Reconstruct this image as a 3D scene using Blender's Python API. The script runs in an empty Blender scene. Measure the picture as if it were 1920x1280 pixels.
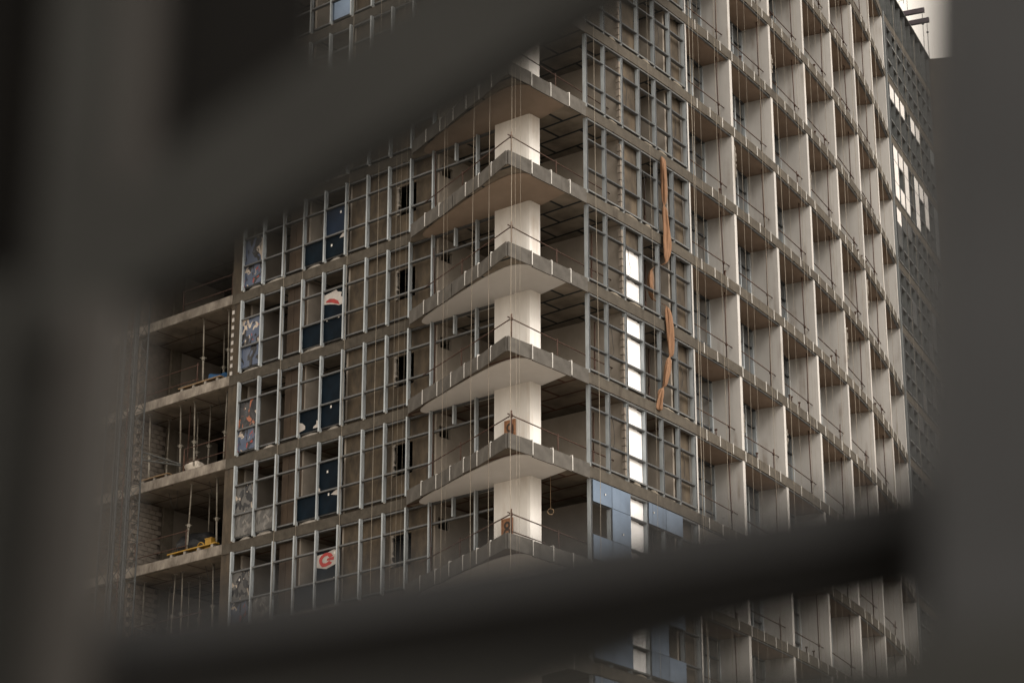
import bpy, math, random
from mathutils import Vector, noise as mnoise
random.seed(7)
R = math.radians
scene = bpy.context.scene
col = scene.collection

# ------------------------------------------------------------------ camera
CZ = 2.4
PITCH = R(20.32)
FPX = 4533.0                       # focal length in pixels of the 1920 wide photograph
cam_d = bpy.data.cameras.new('camera')
cam = bpy.data.objects.new('camera', cam_d)
col.objects.link(cam)
cam.location = (0, 0, CZ)
cam.rotation_euler = (R(90) + PITCH, 0, 0)
cam_d.sensor_width = 36.0
cam_d.lens = 36.0 * FPX / 1920.0
cam_d.clip_start = 0.05
cam_d.clip_end = 6000
cam_d.dof.use_dof = True
cam_d.dof.focus_distance = 86.0
cam_d.dof.aperture_fstop = 2.3
scene.camera = cam

# ------------------------------------------------------------------ sky, sun, exposure
SUN_AZ, SUN_EL = R(132), R(42)      # azimuth measured from +Y towards +X
world = bpy.data.worlds.new('World')
scene.world = world
world.use_nodes = True
wn, wl = world.node_tree.nodes, world.node_tree.links
wn.clear()
sky = wn.new('ShaderNodeTexSky')
sky.sky_type = 'NISHITA'
sky.sun_disc = False
sky.sun_elevation = SUN_EL
sky.sun_rotation = SUN_AZ
sky.air_density = 1.0
sky.dust_density = 5.0
sky.ozone_density = 1.0
hs = wn.new('ShaderNodeHueSaturation')
hs.inputs['Saturation'].default_value = 0.12
tint = wn.new('ShaderNodeMixRGB')
tint.blend_type = 'MULTIPLY'
tint.inputs[0].default_value = 1.0
tint.inputs[2].default_value = (1.0, 0.94, 0.87, 1)
cloud = wn.new('ShaderNodeMixRGB')         # even overcast layer all round
cloud.blend_type = 'ADD'
cloud.inputs[0].default_value = 1.0
cloud.inputs[2].default_value = (7.7, 6.75, 5.6, 1)
bg = wn.new('ShaderNodeBackground')
bg.inputs['Strength'].default_value = 0.11
wo = wn.new('ShaderNodeOutputWorld')
wl.new(sky.outputs[0], hs.inputs['Color'])
wl.new(hs.outputs[0], tint.inputs[1])
wl.new(tint.outputs[0], cloud.inputs[1])
wl.new(cloud.outputs[0], bg.inputs['Color'])
wl.new(bg.outputs[0], wo.inputs['Surface'])

sun_d = bpy.data.lights.new('sun', 'SUN')
sun_d.energy = 1.3
sun_d.angle = R(25)
sun_d.color = (1.0, 0.93, 0.84)
sun = bpy.data.objects.new('sun', sun_d)
col.objects.link(sun)
sdir = Vector((math.sin(SUN_AZ) * math.cos(SUN_EL), math.cos(SUN_AZ) * math.cos(SUN_EL), math.sin(SUN_EL)))
sun.rotation_euler = (-sdir).to_track_quat('-Z', 'Y').to_euler()
sun.location = (20, -20, 60)

vs = scene.view_settings
vs.view_transform = 'Standard'
vs.look = 'None'
vs.exposure = 0.34
vs.gamma = 1.0
vs.use_curve_mapping = False

# ------------------------------------------------------------------ materials
def mat(name, c1, c2=None, scale=1.5, rough=0.85, bump=0.0, metal=0.0, spec=0.3, stretch=(1, 1, 1), detail=6, lo=0.35, hi=0.68):
    m = bpy.data.materials.new(name)
    m.use_nodes = True
    n, l = m.node_tree.nodes, m.node_tree.links
    b = n['Principled BSDF']
    b.inputs['Roughness'].default_value = rough
    b.inputs['Metallic'].default_value = metal
    b.inputs['Specular IOR Level'].default_value = spec
    c2 = c2 or tuple(x * 0.8 for x in c1)
    tc = n.new('ShaderNodeTexCoord')
    mp = n.new('ShaderNodeMapping')
    mp.inputs['Scale'].default_value = stretch
    l.new(tc.outputs['Object'], mp.inputs['Vector'])
    nz = n.new('ShaderNodeTexNoise')
    nz.inputs['Scale'].default_value = scale
    nz.inputs['Detail'].default_value = detail
    nz.inputs['Roughness'].default_value = 0.62
    l.new(mp.outputs[0], nz.inputs['Vector'])
    cr = n.new('ShaderNodeValToRGB')
    cr.color_ramp.elements[0].position = lo
    cr.color_ramp.elements[1].position = hi
    cr.color_ramp.elements[0].color = (*c2, 1)
    cr.color_ramp.elements[1].color = (*c1, 1)
    l.new(nz.outputs['Fac'], cr.inputs[0])
    # each object a touch different
    oi = n.new('ShaderNodeObjectInfo')
    mr = n.new('ShaderNodeMapRange')
    mr.inputs['To Min'].default_value = 0.88
    mr.inputs['To Max'].default_value = 1.08
    l.new(oi.outputs['Random'], mr.inputs['Value'])
    mx = n.new('ShaderNodeMixRGB')
    mx.blend_type = 'MULTIPLY'
    mx.inputs[0].default_value = 1.0
    l.new(cr.outputs[0], mx.inputs[1])
    l.new(mr.outputs[0], mx.inputs[2])
    l.new(mx.outputs[0], b.inputs['Base Color'])
    if bump:
        bp_ = n.new('ShaderNodeBump')
        bp_.inputs['Strength'].default_value = bump
        bp_.inputs['Distance'].default_value = 0.02
        l.new(nz.outputs['Fac'], bp_.inputs['Height'])
        l.new(bp_.outputs[0], b.inputs['Normal'])
    return m

def add_runs(m, strength=0.35, scale=3.0, tone=(0.42, 0.34, 0.27)):
    """thin vertical dirt runs and a few blotches over an existing wall material"""
    n, l = m.node_tree.nodes, m.node_tree.links
    b = n['Principled BSDF']
    src = b.inputs['Base Color'].links[0].from_socket
    tc = n.new('ShaderNodeTexCoord')
    oi = n.new('ShaderNodeObjectInfo')
    sep = n.new('ShaderNodeVectorMath'); sep.operation = 'ADD'
    mul = n.new('ShaderNodeVectorMath'); mul.operation = 'SCALE'
    mul.inputs['Scale'].default_value = 1.0
    l.new(oi.outputs['Location'], mul.inputs[0])
    l.new(tc.outputs['Object'], sep.inputs[0])
    l.new(mul.outputs[0], sep.inputs[1])
    mp = n.new('ShaderNodeMapping')
    mp.inputs['Scale'].default_value = (1, 1, 0.09)
    l.new(sep.outputs[0], mp.inputs['Vector'])
    nz = n.new('ShaderNodeTexNoise')
    nz.inputs['Scale'].default_value = scale
    nz.inputs['Detail'].default_value = 5
    l.new(mp.outputs[0], nz.inputs['Vector'])
    n2 = n.new('ShaderNodeTexNoise')
    n2.inputs['Scale'].default_value = 0.8
    n2.inputs['Detail'].default_value = 5
    l.new(sep.outputs[0], n2.inputs['Vector'])
    mu = n.new('ShaderNodeMath'); mu.operation = 'MULTIPLY'
    r1 = n.new('ShaderNodeMapRange'); r1.inputs['From Min'].default_value = 0.52; r1.inputs['From Max'].default_value = 0.72
    r2 = n.new('ShaderNodeMapRange'); r2.inputs['From Min'].default_value = 0.40; r2.inputs['From Max'].default_value = 0.65; r2.inputs['To Max'].default_value = strength
    l.new(nz.outputs['Fac'], r1.inputs['Value'])
    l.new(n2.outputs['Fac'], r2.inputs['Value'])
    l.new(r1.outputs[0], mu.inputs[0])
    l.new(r2.outputs[0], mu.inputs[1])
    mx = n.new('ShaderNodeMixRGB'); mx.blend_type = 'MULTIPLY'
    mx.inputs[2].default_value = (*tone, 1)
    l.new(mu.outputs[0], mx.inputs[0])
    l.new(src, mx.inputs[1])
    l.new(mx.outputs[0], b.inputs['Base Color'])

def formwork_mat(name, board, board2, line, rot, bw=2.4, rh=1.2, mw=0.035):
    """bare concrete soffit with the dark joints of the plywood forms"""
    m = bpy.data.materials.new(name)
    m.use_nodes = True
    n, l = m.node_tree.nodes, m.node_tree.links
    b = n['Principled BSDF']
    b.inputs['Roughness'].default_value = 0.9
    b.inputs['Specular IOR Level'].default_value = 0.15
    tc = n.new('ShaderNodeTexCoord')
    mp = n.new('ShaderNodeMapping')
    mp.inputs['Rotation'].default_value = (0, 0, rot)
    l.new(tc.outputs['Object'], mp.inputs['Vector'])
    br = n.new('ShaderNodeTexBrick')
    br.inputs['Scale'].default_value = 1.0
    br.inputs['Brick Width'].default_value = bw
    br.inputs['Row Height'].default_value = rh
    br.inputs['Mortar Size'].default_value = mw
    br.inputs['Mortar Smooth'].default_value = 0.2
    br.inputs['Color1'].default_value = (*board, 1)
    br.inputs['Color2'].default_value = (*board2, 1)
    br.inputs['Mortar'].default_value = (*line, 1)
    l.new(mp.outputs[0], br.inputs['Vector'])
    nz = n.new('ShaderNodeTexNoise')
    nz.inputs['Scale'].default_value = 1.3
    nz.inputs['Detail'].default_value = 8
    l.new(tc.outputs['Object'], nz.inputs['Vector'])
    mr = n.new('ShaderNodeMapRange')
    mr.inputs['From Min'].default_value = 0.3
    mr.inputs['From Max'].default_value = 0.7
    mr.inputs['To Min'].default_value = 0.55
    mr.inputs['To Max'].default_value = 1.15
    l.new(nz.outputs['Fac'], mr.inputs['Value'])
    mx = n.new('ShaderNodeMixRGB')
    mx.blend_type = 'MULTIPLY'
    mx.inputs[0].default_value = 1.0
    l.new(br.outputs['Color'], mx.inputs[1])
    l.new(mr.outputs[0], mx.inputs[2])
    l.new(mx.outputs[0], b.inputs['Base Color'])
    return m

def film_mat(name, base, dark, patches, seed, rough=0.2):
    """crumpled film with painted-in reflections: a base colour, dark smears and patches, each from its own warped noise"""
    m = bpy.data.materials.new(name)
    m.use_nodes = True
    n, l = m.node_tree.nodes, m.node_tree.links
    b = n['Principled BSDF']
    b.inputs['Roughness'].default_value = rough
    b.inputs['Specular IOR Level'].default_value = 0.25
    tc = n.new('ShaderNodeTexCoord')
    prev = None
    first = None
    for k, (c, lim, soft, sc) in enumerate([(dark, 0.50, 0.02, 1.5)] + patches):
        mp = n.new('ShaderNodeMapping')
        mp.inputs['Location'].default_value = (seed * 3.7 + k * 5.3, seed * 1.9 - k * 2.1, seed * 2.3 + k * 7.7)
        mp.inputs['Scale'].default_value = (1.6, 1.6, 1.0)
        l.new(tc.outputs['Object'], mp.inputs['Vector'])
        nz = n.new('ShaderNodeTexNoise')
        nz.inputs['Scale'].default_value = sc
        nz.inputs['Detail'].default_value = 2.5
        nz.inputs['Distortion'].default_value = 1.1
        l.new(mp.outputs[0], nz.inputs['Vector'])
        mr = n.new('ShaderNodeMapRange')
        mr.inputs['From Min'].default_value = lim
        mr.inputs['From Max'].default_value = lim + soft
        l.new(nz.outputs['Fac'], mr.inputs['Value'])
        mx = n.new('ShaderNodeMixRGB')
        l.new(mr.outputs[0], mx.inputs[0])
        if prev is None:
            mx.inputs[1].default_value = (*base, 1)
            first = nz
        else:
            l.new(prev.outputs[0], mx.inputs[1])
        mx.inputs[2].default_value = (*c, 1)
        prev = mx
    l.new(prev.outputs[0], b.inputs['Base Color'])
    bm = n.new('ShaderNodeBump')
    bm.inputs['Strength'].default_value = 0.6
    bm.inputs['Distance'].default_value = 0.08
    l.new(first.outputs['Fac'], bm.inputs['Height'])
    l.new(bm.outputs[0], b.inputs['Normal'])
    return m

M = {}
M['concrete'] = mat('bare concrete', (0.1645, 0.1435, 0.1155), (0.091, 0.0784, 0.0616), 2.2, 0.9, 0.3)
M['edge'] = mat('slab edge concrete', (0.0748, 0.06545, 0.0527), (0.04675, 0.0408, 0.0323), 3.5, 0.9, 0.4)
M['pale_edge'] = mat('pale slab edge concrete', (0.28, 0.252, 0.217), (0.098, 0.084, 0.07), 2.6, 0.9, 0.4, stretch=(1, 1, 0.5))
M['white_wall'] = mat('pale painted wall', (0.47, 0.462, 0.45), (0.39, 0.38, 0.367), 1.1, 0.85, 0.1, stretch=(1, 1, 0.35))
M['column'] = mat('white plastered column', (0.76, 0.745, 0.72), (0.58, 0.56, 0.53), 1.0, 0.8, 0.1, stretch=(1, 1, 0.3), lo=0.25, hi=0.6)
M['plaster'] = mat('beige plaster', (0.34, 0.305, 0.265), (0.25, 0.222, 0.19), 0.8, 0.9, 0.1)
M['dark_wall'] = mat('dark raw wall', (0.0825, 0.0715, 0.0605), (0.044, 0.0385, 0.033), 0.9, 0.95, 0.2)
M['infill'] = mat('brown rendered block infill', (0.0925, 0.0725, 0.05), (0.0425, 0.035, 0.027), 1.3, 0.92, 0.3, stretch=(1.6, 1.6, 0.7), lo=0.38, hi=0.62)
M['boards'] = mat('brown sheathing boards', (0.069, 0.0492, 0.0336), (0.042, 0.03, 0.0216), 2.0, 0.85, 0.1, stretch=(1, 1, 0.3))
M['brown_soffit'] = mat('brown loggia soffit', (0.2232, 0.1691, 0.133), (0.1757, 0.1311, 0.1007), 0.9, 0.85, 0.05)
M['white_soffit'] = mat('white soffit plaster', (0.58, 0.575, 0.575), (0.51, 0.505, 0.50), 0.7, 0.85, 0.05)
M['tan_soffit'] = mat('unpainted soffit plaster', (0.273, 0.2178, 0.1755), (0.2145, 0.169, 0.1333), 0.8, 0.9, 0.05)
M['alu'] = mat('grey blue aluminium', (0.41, 0.452, 0.48), (0.28, 0.312, 0.335), 4.0, 0.45, 0.0, 0.15, 0.5, stretch=(1, 1, 0.4))
M['gasket'] = mat('dark gasket', (0.055, 0.06, 0.066), (0.035, 0.038, 0.042), 4.0, 0.6)
M['transom'] = mat('dull transom metal', (0.105, 0.1106, 0.1141), (0.063, 0.0665, 0.07), 5.0, 0.5, 0.0, 0.1, 0.4)
M['edge_panel'] = mat('grey cement board', (0.092, 0.086, 0.078), (0.060, 0.056, 0.050), 3.0, 0.9, 0.15)
M['bracket'] = mat('galvanised white bracket', (0.66, 0.645, 0.62), (0.45, 0.44, 0.42), 6.0, 0.45, 0.0, 0.1, 0.5)
M['rust'] = mat('rusty steel tube', (0.075, 0.037, 0.025), (0.036, 0.02, 0.015), 14.0, 0.8, 0.2)
M['prop'] = mat('pale worn steel prop', (0.255, 0.24, 0.2063), (0.1275, 0.1125, 0.09), 7.0, 0.6, 0.1, 0.1)
M['rope'] = mat('pale rope', (0.304, 0.272, 0.224), (0.208, 0.184, 0.152), 9.0, 0.9)
M['cloth'] = mat('orange brown cloth', (0.235, 0.13, 0.072), (0.145, 0.078, 0.043), 5.0, 0.85, 0.4, stretch=(4, 4, 0.5))
M['foil'] = mat('white foil insulation', (0.86, 0.86, 0.87), (0.50, 0.50, 0.50), 3.0, 0.22, 0.25, 0.0, 1.0, stretch=(1, 1, 0.3), lo=0.22, hi=0.4)
M['white_film'] = mat('white protective film', (0.90, 0.885, 0.87), (0.76, 0.74, 0.73), 2.0, 0.25, 0.2, 0.0, 0.9, stretch=(3, 3, 0.3))
M['blue_glass'] = mat('blue reflective glass', (0.16, 0.215, 0.30), (0.115, 0.16, 0.23), 0.7, 0.12, 0.0, 0.85, 0.5)
M['navy'] = mat('navy coated glass', (0.0032, 0.0088, 0.0155), (0.0018, 0.005, 0.009), 2.5, 0.55, 0.2, 0.0, 0.04)
M['navy_light'] = mat('blue coated glass', (0.006, 0.017, 0.040), (0.004, 0.011, 0.026), 1.5, 0.5, 0.2, 0.0, 0.08)
M['window_pane'] = mat('dull grey window pane', (0.096, 0.102, 0.105), (0.054, 0.057, 0.06), 0.8, 0.3, 0.0, 0.0, 0.5)
M['grey_panel'] = mat('grey sheet metal panel', (0.165, 0.1815, 0.1898), (0.132, 0.1441, 0.1513), 1.0, 0.5, 0.0, 0.1, 0.4, stretch=(1, 1, 0.2))
M['parapet'] = mat('dark green grey parapet sheet', (0.05, 0.055, 0.053), (0.034, 0.037, 0.036), 1.5, 0.6)
M['far_alu'] = mat('dull grey fin metal', (0.125, 0.135, 0.137), (0.08, 0.087, 0.089), 3.0, 0.55, 0.0, 0.1, 0.3)
M['brick'] = mat('pale concrete brick', (0.234, 0.2048, 0.1755), (0.1625, 0.1398, 0.117), 5.0, 0.95, 0.3)
M['mortar'] = mat('dark mortar', (0.12, 0.10, 0.085), (0.08, 0.07, 0.06), 4.0, 0.95)
M['lump'] = mat('pale mortar lump', (0.315, 0.2925, 0.2625), (0.165, 0.15, 0.1312), 4.0, 0.95, 0.6)
M['mast'] = mat('painted grey mast steel', (0.06, 0.066, 0.068), (0.03, 0.032, 0.033), 5.0, 0.6, 0.1, 0.2)
M['mast_pale'] = mat('galvanised mast steel', (0.07, 0.073, 0.071), (0.04, 0.041, 0.04), 5.0, 0.55, 0.1, 0.2)
M['dark_paint'] = mat('dark grey painted steel', (0.0215, 0.0218, 0.0205), (0.0158, 0.016, 0.015), 6.0, 0.8, 0.1, 0.0, 0.12)
M['grey_paint'] = mat('grey painted steel', (0.0270, 0.0278, 0.0290), (0.0205, 0.0211, 0.0220), 5.0, 0.75, 0.1, 0.0, 0.15)
M['brown_paint'] = mat('brown primed steel', (0.0185, 0.0165, 0.0145), (0.0145, 0.013, 0.0115), 6.0, 0.65, 0.1)
M['black_paint_and_shade'] = mat('black steel paint and rail shade', (0.003, 0.0026, 0.002), (0.002, 0.0018, 0.0016), 6.0, 0.8, 0.0, 0.0, 0.1)  # black steel, and the painted shade below the gate rail
M['sign'] = mat('rusty plywood', (0.36, 0.185, 0.10), (0.22, 0.11, 0.06), 7.0, 0.85, 0.2)
M['sign_ink'] = mat('faded black paint', (0.035, 0.028, 0.024), (0.055, 0.04, 0.03), 8.0, 0.85)
M['blue_tarp'] = mat('blue tarpaulin', (0.021, 0.0805, 0.182), (0.014, 0.056, 0.133), 5.0, 0.6, 0.4)
M['black_tarp'] = mat('black plastic sheet', (0.014, 0.015, 0.017), (0.006, 0.0065, 0.007), 6.0, 0.4, 0.8, 0.0, 0.2)
M['yellow'] = mat('yellow painted metal', (0.36, 0.216, 0.03), (0.252, 0.144, 0.021), 4.0, 0.6, 0.1)
M['plank'] = mat('weathered plank', (0.252, 0.1715, 0.098), (0.154, 0.105, 0.063), 4.0, 0.85, 0.2, stretch=(1, 1, 4))
M['bag'] = mat('white woven bag', (0.62, 0.57, 0.50), (0.48, 0.43, 0.37), 4.0, 0.85, 0.4)
M['davit'] = mat('purple brown painted steel', (0.07, 0.05, 0.065), (0.045, 0.034, 0.044), 4.0, 0.6)
M['added_asphalt'] = mat('added_asphalt', (0.055, 0.053, 0.05), (0.04, 0.038, 0.036), 3.0, 0.9, 0.3)
M['ground'] = mat('site sand and rubble', (0.36, 0.32, 0.275), (0.25, 0.22, 0.185), 0.3, 0.95, 0.5)
M['cable'] = mat('black cable', (0.02, 0.02, 0.02), (0.012, 0.012, 0.012), 5.0, 0.6)
M['torn_white'] = mat('torn white film', (0.406, 0.385, 0.364), (0.322, 0.301, 0.287), 5.0, 0.5, 0.4)
M['red'] = mat('red print', (0.336, 0.024, 0.02), (0.24, 0.016, 0.0144), 5.0, 0.5, 0.2)
M['form_dark'] = formwork_mat('soffit formwork dark joints', (0.24, 0.21, 0.175), (0.165, 0.145, 0.12), (0.02, 0.026, 0.03), R(41), 1.9, 0.95, 0.06)
M['form_red'] = formwork_mat('soffit formwork red joints', (0.1612, 0.1333, 0.1054), (0.093, 0.0806, 0.0651), (0.06, 0.028, 0.02), R(41), 2.1, 1.0, 0.06)
M['form_left'] = formwork_mat('soffit of the open bay', (0.162, 0.141, 0.117), (0.135, 0.117, 0.096), (0.055, 0.032, 0.024), R(41), 2.4, 1.2, 0.04)
add_runs(M['white_wall'], 0.9, 2.6)
add_runs(M['column'], 0.8, 2.2, (0.55, 0.45, 0.36))
add_runs(M['edge'], 0.9, 3.5, (0.4, 0.36, 0.32))
add_runs(M['edge_panel'], 0.9, 3.5, (0.45, 0.42, 0.38))
add_runs(M['blue_glass'], 0.8, 3.0, (0.62, 0.6, 0.58))
add_runs(M['foil'], 0.9, 4.0, (0.45, 0.45, 0.46))
add_runs(M['infill'], 0.9, 2.0, (0.45, 0.4, 0.35))
CRM, BLK, REDc, BLU, ORG, GRY = (0.42, 0.36, 0.30), (0.008, 0.008, 0.010), (0.26, 0.03, 0.025), (0.055, 0.075, 0.125), (0.30, 0.10, 0.05), (0.085, 0.082, 0.078)  # colours of wobbly city reflections, painted into the film
FILMS = [film_mat('film a', BLU, BLK, [(CRM, .60, .03, 1.9), (REDc, .66, .03, 2.6)], 1.0),
         film_mat('film b', BLK, (0.02, 0.02, 0.022), [(ORG, .58, .04, 1.8), (CRM, .63, .03, 2.4), (BLU, .62, .02, 1.2)], 2.3),
         film_mat('film c', BLU, BLK, [(CRM, .68, .03, 1.6)], 3.1),
         film_mat('film d', GRY, BLK, [(CRM, .62, .03, 1.7)], 4.6),
         film_mat('film e', (0.10, 0.096, 0.09), (0.055, 0.053, 0.05), [((0.17, 0.16, 0.148), .58, .06, 1.6)], 5.2)]

# ------------------------------------------------------------------ mesh helpers
class MB:
    def __init__(self):
        self.v, self.f, self.m = [], [], []
    def quadbox(self, c8, mi=0):
        """8 corners: bottom loop 0-3, top loop 4-7"""
        b = len(self.v)
        self.v += [tuple(p) for p in c8]
        for q in ((3, 2, 1, 0), (4, 5, 6, 7), (0, 1, 5, 4), (1, 2, 6, 5), (2, 3, 7, 6), (3, 0, 4, 7)):
            self.f.append(tuple(b + i for i in q))
            self.m.append(mi)
        return self
    def box(self, c, u, v, w, mi=0):
        c, u, v, w = Vector(c), Vector(u), Vector(v), Vector(w)
        return self.quadbox([c - u - v - w, c + u - v - w, c + u + v - w, c - u + v - w,
                             c - u - v + w, c + u - v + w, c + u + v + w, c - u + v + w], mi)
    def prism(self, poly, z0, z1, mi=0, mi_top=None, mi_bot=None):
        b, n = len(self.v), len(poly)
        self.v += [(p[0], p[1], z0) for p in poly] + [(p[0], p[1], z1) for p in poly]
        self.f.append(tuple(b + i for i in reversed(range(n)))); self.m.append(mi if mi_bot is None else mi_bot)
        self.f.append(tuple(b + n + i for i in range(n))); self.m.append(mi if mi_top is None else mi_top)
        for i in range(n):
            j = (i + 1) % n
            self.f.append((b + i, b + j, b + n + j, b + n + i)); self.m.append(mi)
        return self
    def tube(self, p0, p1, r, n=8, mi=0, r1=None):
        return self.path([p0, p1], [r, r if r1 is None else r1], n, mi)
    def path(self, pts, rad, n=8, mi=0, flat=None):
        pts = [Vector(p) for p in pts]
        if not isinstance(rad, (list, tuple)):
            rad = [rad] * len(pts)
        b = len(self.v)
        for i, p in enumerate(pts):
            d = (pts[min(i + 1, len(pts) - 1)] - pts[max(i - 1, 0)]).normalized()
            a = Vector((1, 0, 0)) if abs(d.x) < 0.9 else Vector((0, 1, 0))
            if abs(d.z) < 0.9:
                a = Vector((0, 0, 1))
            u = d.cross(a).normalized(); w = d.cross(u)
            for k in range(n):
                t = 2 * math.pi * k / n
                self.v.append(tuple(p + (u * math.cos(t) + w * math.sin(t)) * rad[i]))
        for i in range(len(pts) - 1):
            for k in range(n):
                j = (k + 1) % n
                self.f.append((b + i * n + k, b + i * n + j, b + (i + 1) * n + j, b + (i + 1) * n + k)); self.m.append(mi)
        self.f.append(tuple(b + k for k in reversed(range(n)))); self.m.append(mi)
        e = b + (len(pts) - 1) * n
        self.f.append(tuple(e + k for k in range(n))); self.m.append(mi)
        return self
    def mesh(self, name, mats, smooth=False):
        me = bpy.data.meshes.new(name)
        me.from_pydata(self.v, [], self.f)
        for x in (mats if isinstance(mats, (list, tuple)) else [mats]):
            me.materials.append(M[x] if isinstance(x, str) else x)
        me.polygons.foreach_set('material_index', self.m)
        if smooth:
            me.polygons.foreach_set('use_smooth', [True] * len(self.f))
        me.validate()
        me.update()
        return me

WORLD = {}
def link(name, me, parent=None, loc=(0, 0, 0), rotz=0.0):
    """object at world place loc; a child keeps its place relative to its unrotated parent"""
    o = bpy.data.objects.new(name, me)
    col.objects.link(o)
    loc = Vector(loc)
    if parent is not None:
        o.parent = parent
        o.location = loc - WORLD[parent.name]
    else:
        o.location = loc
    o.rotation_euler = (0, 0, rotz)
    WORLD[o.name] = loc
    return o
def tag(o, label=None, cat=None, group=None, kind=None):
    if label: o['label'] = label
    if cat: o['category'] = cat
    if group: o['group'] = group
    if kind: o['kind'] = kind
    return o
def centred(mb, c):
    """shift verts so the mesh origin sits at c"""
    mb.v = [(a - c[0], b - c[1], d - c[2]) for a, b, d in mb.v]
    return mb
def one(name, mb, mats, c, parent=None, smooth=False):
    """mesh given in world coordinates, origin moved to c"""
    centred(mb, c)
    return link(name, mb.mesh(name, mats, smooth), parent, c)

# ------------------------------------------------------------------ plan of the tower
H, T = 3.3, 0.38                           # storey height, slab thickness
def zf(n): return H * (n - 1)
V2 = lambda x, y: Vector((x, y))
A = V2(-3.66, 80.35)                       # left facade: s runs to the left from A
DL, NL = V2(-0.7547, 0.6561), V2(-0.6561, -0.7547)
def PL(s, out=0.0, z=0.0):
    p = A + DL * s + NL * out
    return Vector((p.x, p.y, z))
CX = (-1.4199284614364087e-05, -0.0037346533750843083, 0.6446332961310258, -0.10947168517914765)
CY = (-1.215803407083167e-05, 0.0032447980247330304, 0.7621151159074658, 73.35387342376708)
S_END = 38.4
def PR(s, out=0.0, z=0.0):                 # curved right facade: s runs away from the corner
    x = ((CX[0] * s + CX[1]) * s + CX[2]) * s + CX[3]
    y = ((CY[0] * s + CY[1]) * s + CY[2]) * s + CY[3]
    t = TR(s)
    return Vector((x + t.y * out, y - t.x * out, z))
def TR(s):
    dx = (3 * CX[0] * s + 2 * CX[1]) * s + CX[2]
    dy = (3 * CY[0] * s + 2 * CY[1]) * s + CY[2]
    return V2(dx, dy).normalized()
def NR(s):
    t = TR(s)
    return V2(t.y, -t.x)
FA = R(23.2)                               # far curtain wall, straight
FD, FN = V2(math.sin(FA), math.cos(FA)), V2(math.cos(FA), -math.sin(FA))
F0 = PR(S_END, 0.0)
def PF(s, out=0.0, z=0.0):
    return Vector((F0.x + FD.x * s + FN.x * out, F0.y + FD.y * s + FN.y * out, z))
F_LEN = 9.9
L_END = 20.5
BAL = [(-3.59, 79.72), (-3.04, 78.76), (-2.51, 77.88), (-2.02, 76.95), (-1.55, 76.08), (-1.09, 75.29), (-0.65, 74.37), (-0.16, 73.36)]
CORNER = V2(-0.16, 73.36)
TOP = 19
BASE = Vector((4.0, 84.0, 0.0))
tower = bpy.data.objects.new('unfinished_tower', None)
col.objects.link(tower)
tower.location = BASE
WORLD[tower.name] = BASE
tag(tower, 'unfinished concrete high-rise with a pointed corner balcony on every floor and bare window frames', 'building')

# ------------------------------------------------------------------ ground
g = MB()
g.v = [(-900, -300, 0), (900, -300, 0), (900, 1800, 0), (-900, 1800, 0)]
g.f = [(0, 1, 2, 3)]; g.m = [0]
tag(link('ground', g.mesh('ground', 'ground')), kind='structure')
g = MB()
g.v = [(-300, -60, .004), (300, -60, .004), (300, 30, .004), (-300, 30, .004)]
g.f = [(0, 1, 2, 3)]; g.m = [0]
tag(link('added_road', g.mesh('added_road', 'added_asphalt')), kind='structure')  # unseen asphalt, added so little light bounces up under the gate bars

# ------------------------------------------------------------------ slabs
right_s = [0.45 + 0.95 * i for i in range(int((S_END - 0.45) / 0.95) + 1)]
outer = [PL(L_END)[:2], PL(9.3)[:2], PL(4)[:2], PL(0.0)[:2]] + BAL + [PR(s)[:2] for s in right_s] + [PR(S_END)[:2], PF(F_LEN)[:2]]
inner = [PF(F_LEN, -8)[:2]] + [PR(s, -7.2)[:2] for s in (38, 33, 28, 23, 18, 13)] + [(0.7, 86.4)] + [PL(L_END, -7.2)[:2]]
slab_mb = MB()
slab_mb.prism([(p[0] - BASE.x, p[1] - BASE.y) for p in outer + inner], -T, 0, 0, 0, 1)
slab_dark = slab_mb.mesh('floor_slab', ['edge', 'form_dark'])
slab_red = slab_mb.mesh('floor_slab_red', ['edge', 'form_red'])
slabs = {}
for n in range(2, TOP + 1):
    slabs[n] = link('floor_slab', slab_dark if n >= 11 else slab_red, tower, (BASE.x, BASE.y, zf(n)))

# paler rim of the open bay at the left end, with the drip line
rim = MB()
for k in range(6):
    s0, s1 = 9.35 + k * (L_END - 9.35) / 6, 9.35 + (k + 1) * (L_END - 9.35) / 6
    rim.quadbox([PL(s0, -0.02, -T + 0.015), PL(s1, -0.02, -T + 0.015), PL(s1, 0.035, -T + 0.03), PL(s0, 0.035, -T + 0.03),
                 PL(s0, -0.02, 0.03), PL(s1, -0.02, 0.03), PL(s1, 0.035, 0.02), PL(s0, 0.035, 0.02)])
c = PL(12.5)
centred(rim, c)
rim_me = rim.mesh('slab_rim', 'pale_edge')
bay_sof = MB()
bay_sof.quadbox([PL(9.4, -0.05, -T - 0.012), PL(L_END, -0.05, -T - 0.012), PL(L_END, -6.8, -T - 0.012), PL(9.4, -6.8, -T - 0.012),
                 PL(9.4, -0.05, -T - 0.004), PL(L_END, -0.05, -T - 0.004), PL(L_END, -6.8, -T - 0.004), PL(9.4, -6.8, -T - 0.004)])
centred(bay_sof, c)
bay_sof_me = bay_sof.mesh('bay_soffit', 'form_left')
for n in range(6, 16):
    link('slab_rim', rim_me, slabs[n], (c.x, c.y, zf(n)))
    link('bay_soffit', bay_sof_me, slabs[n], (c.x, c.y, zf(n)))

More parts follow.
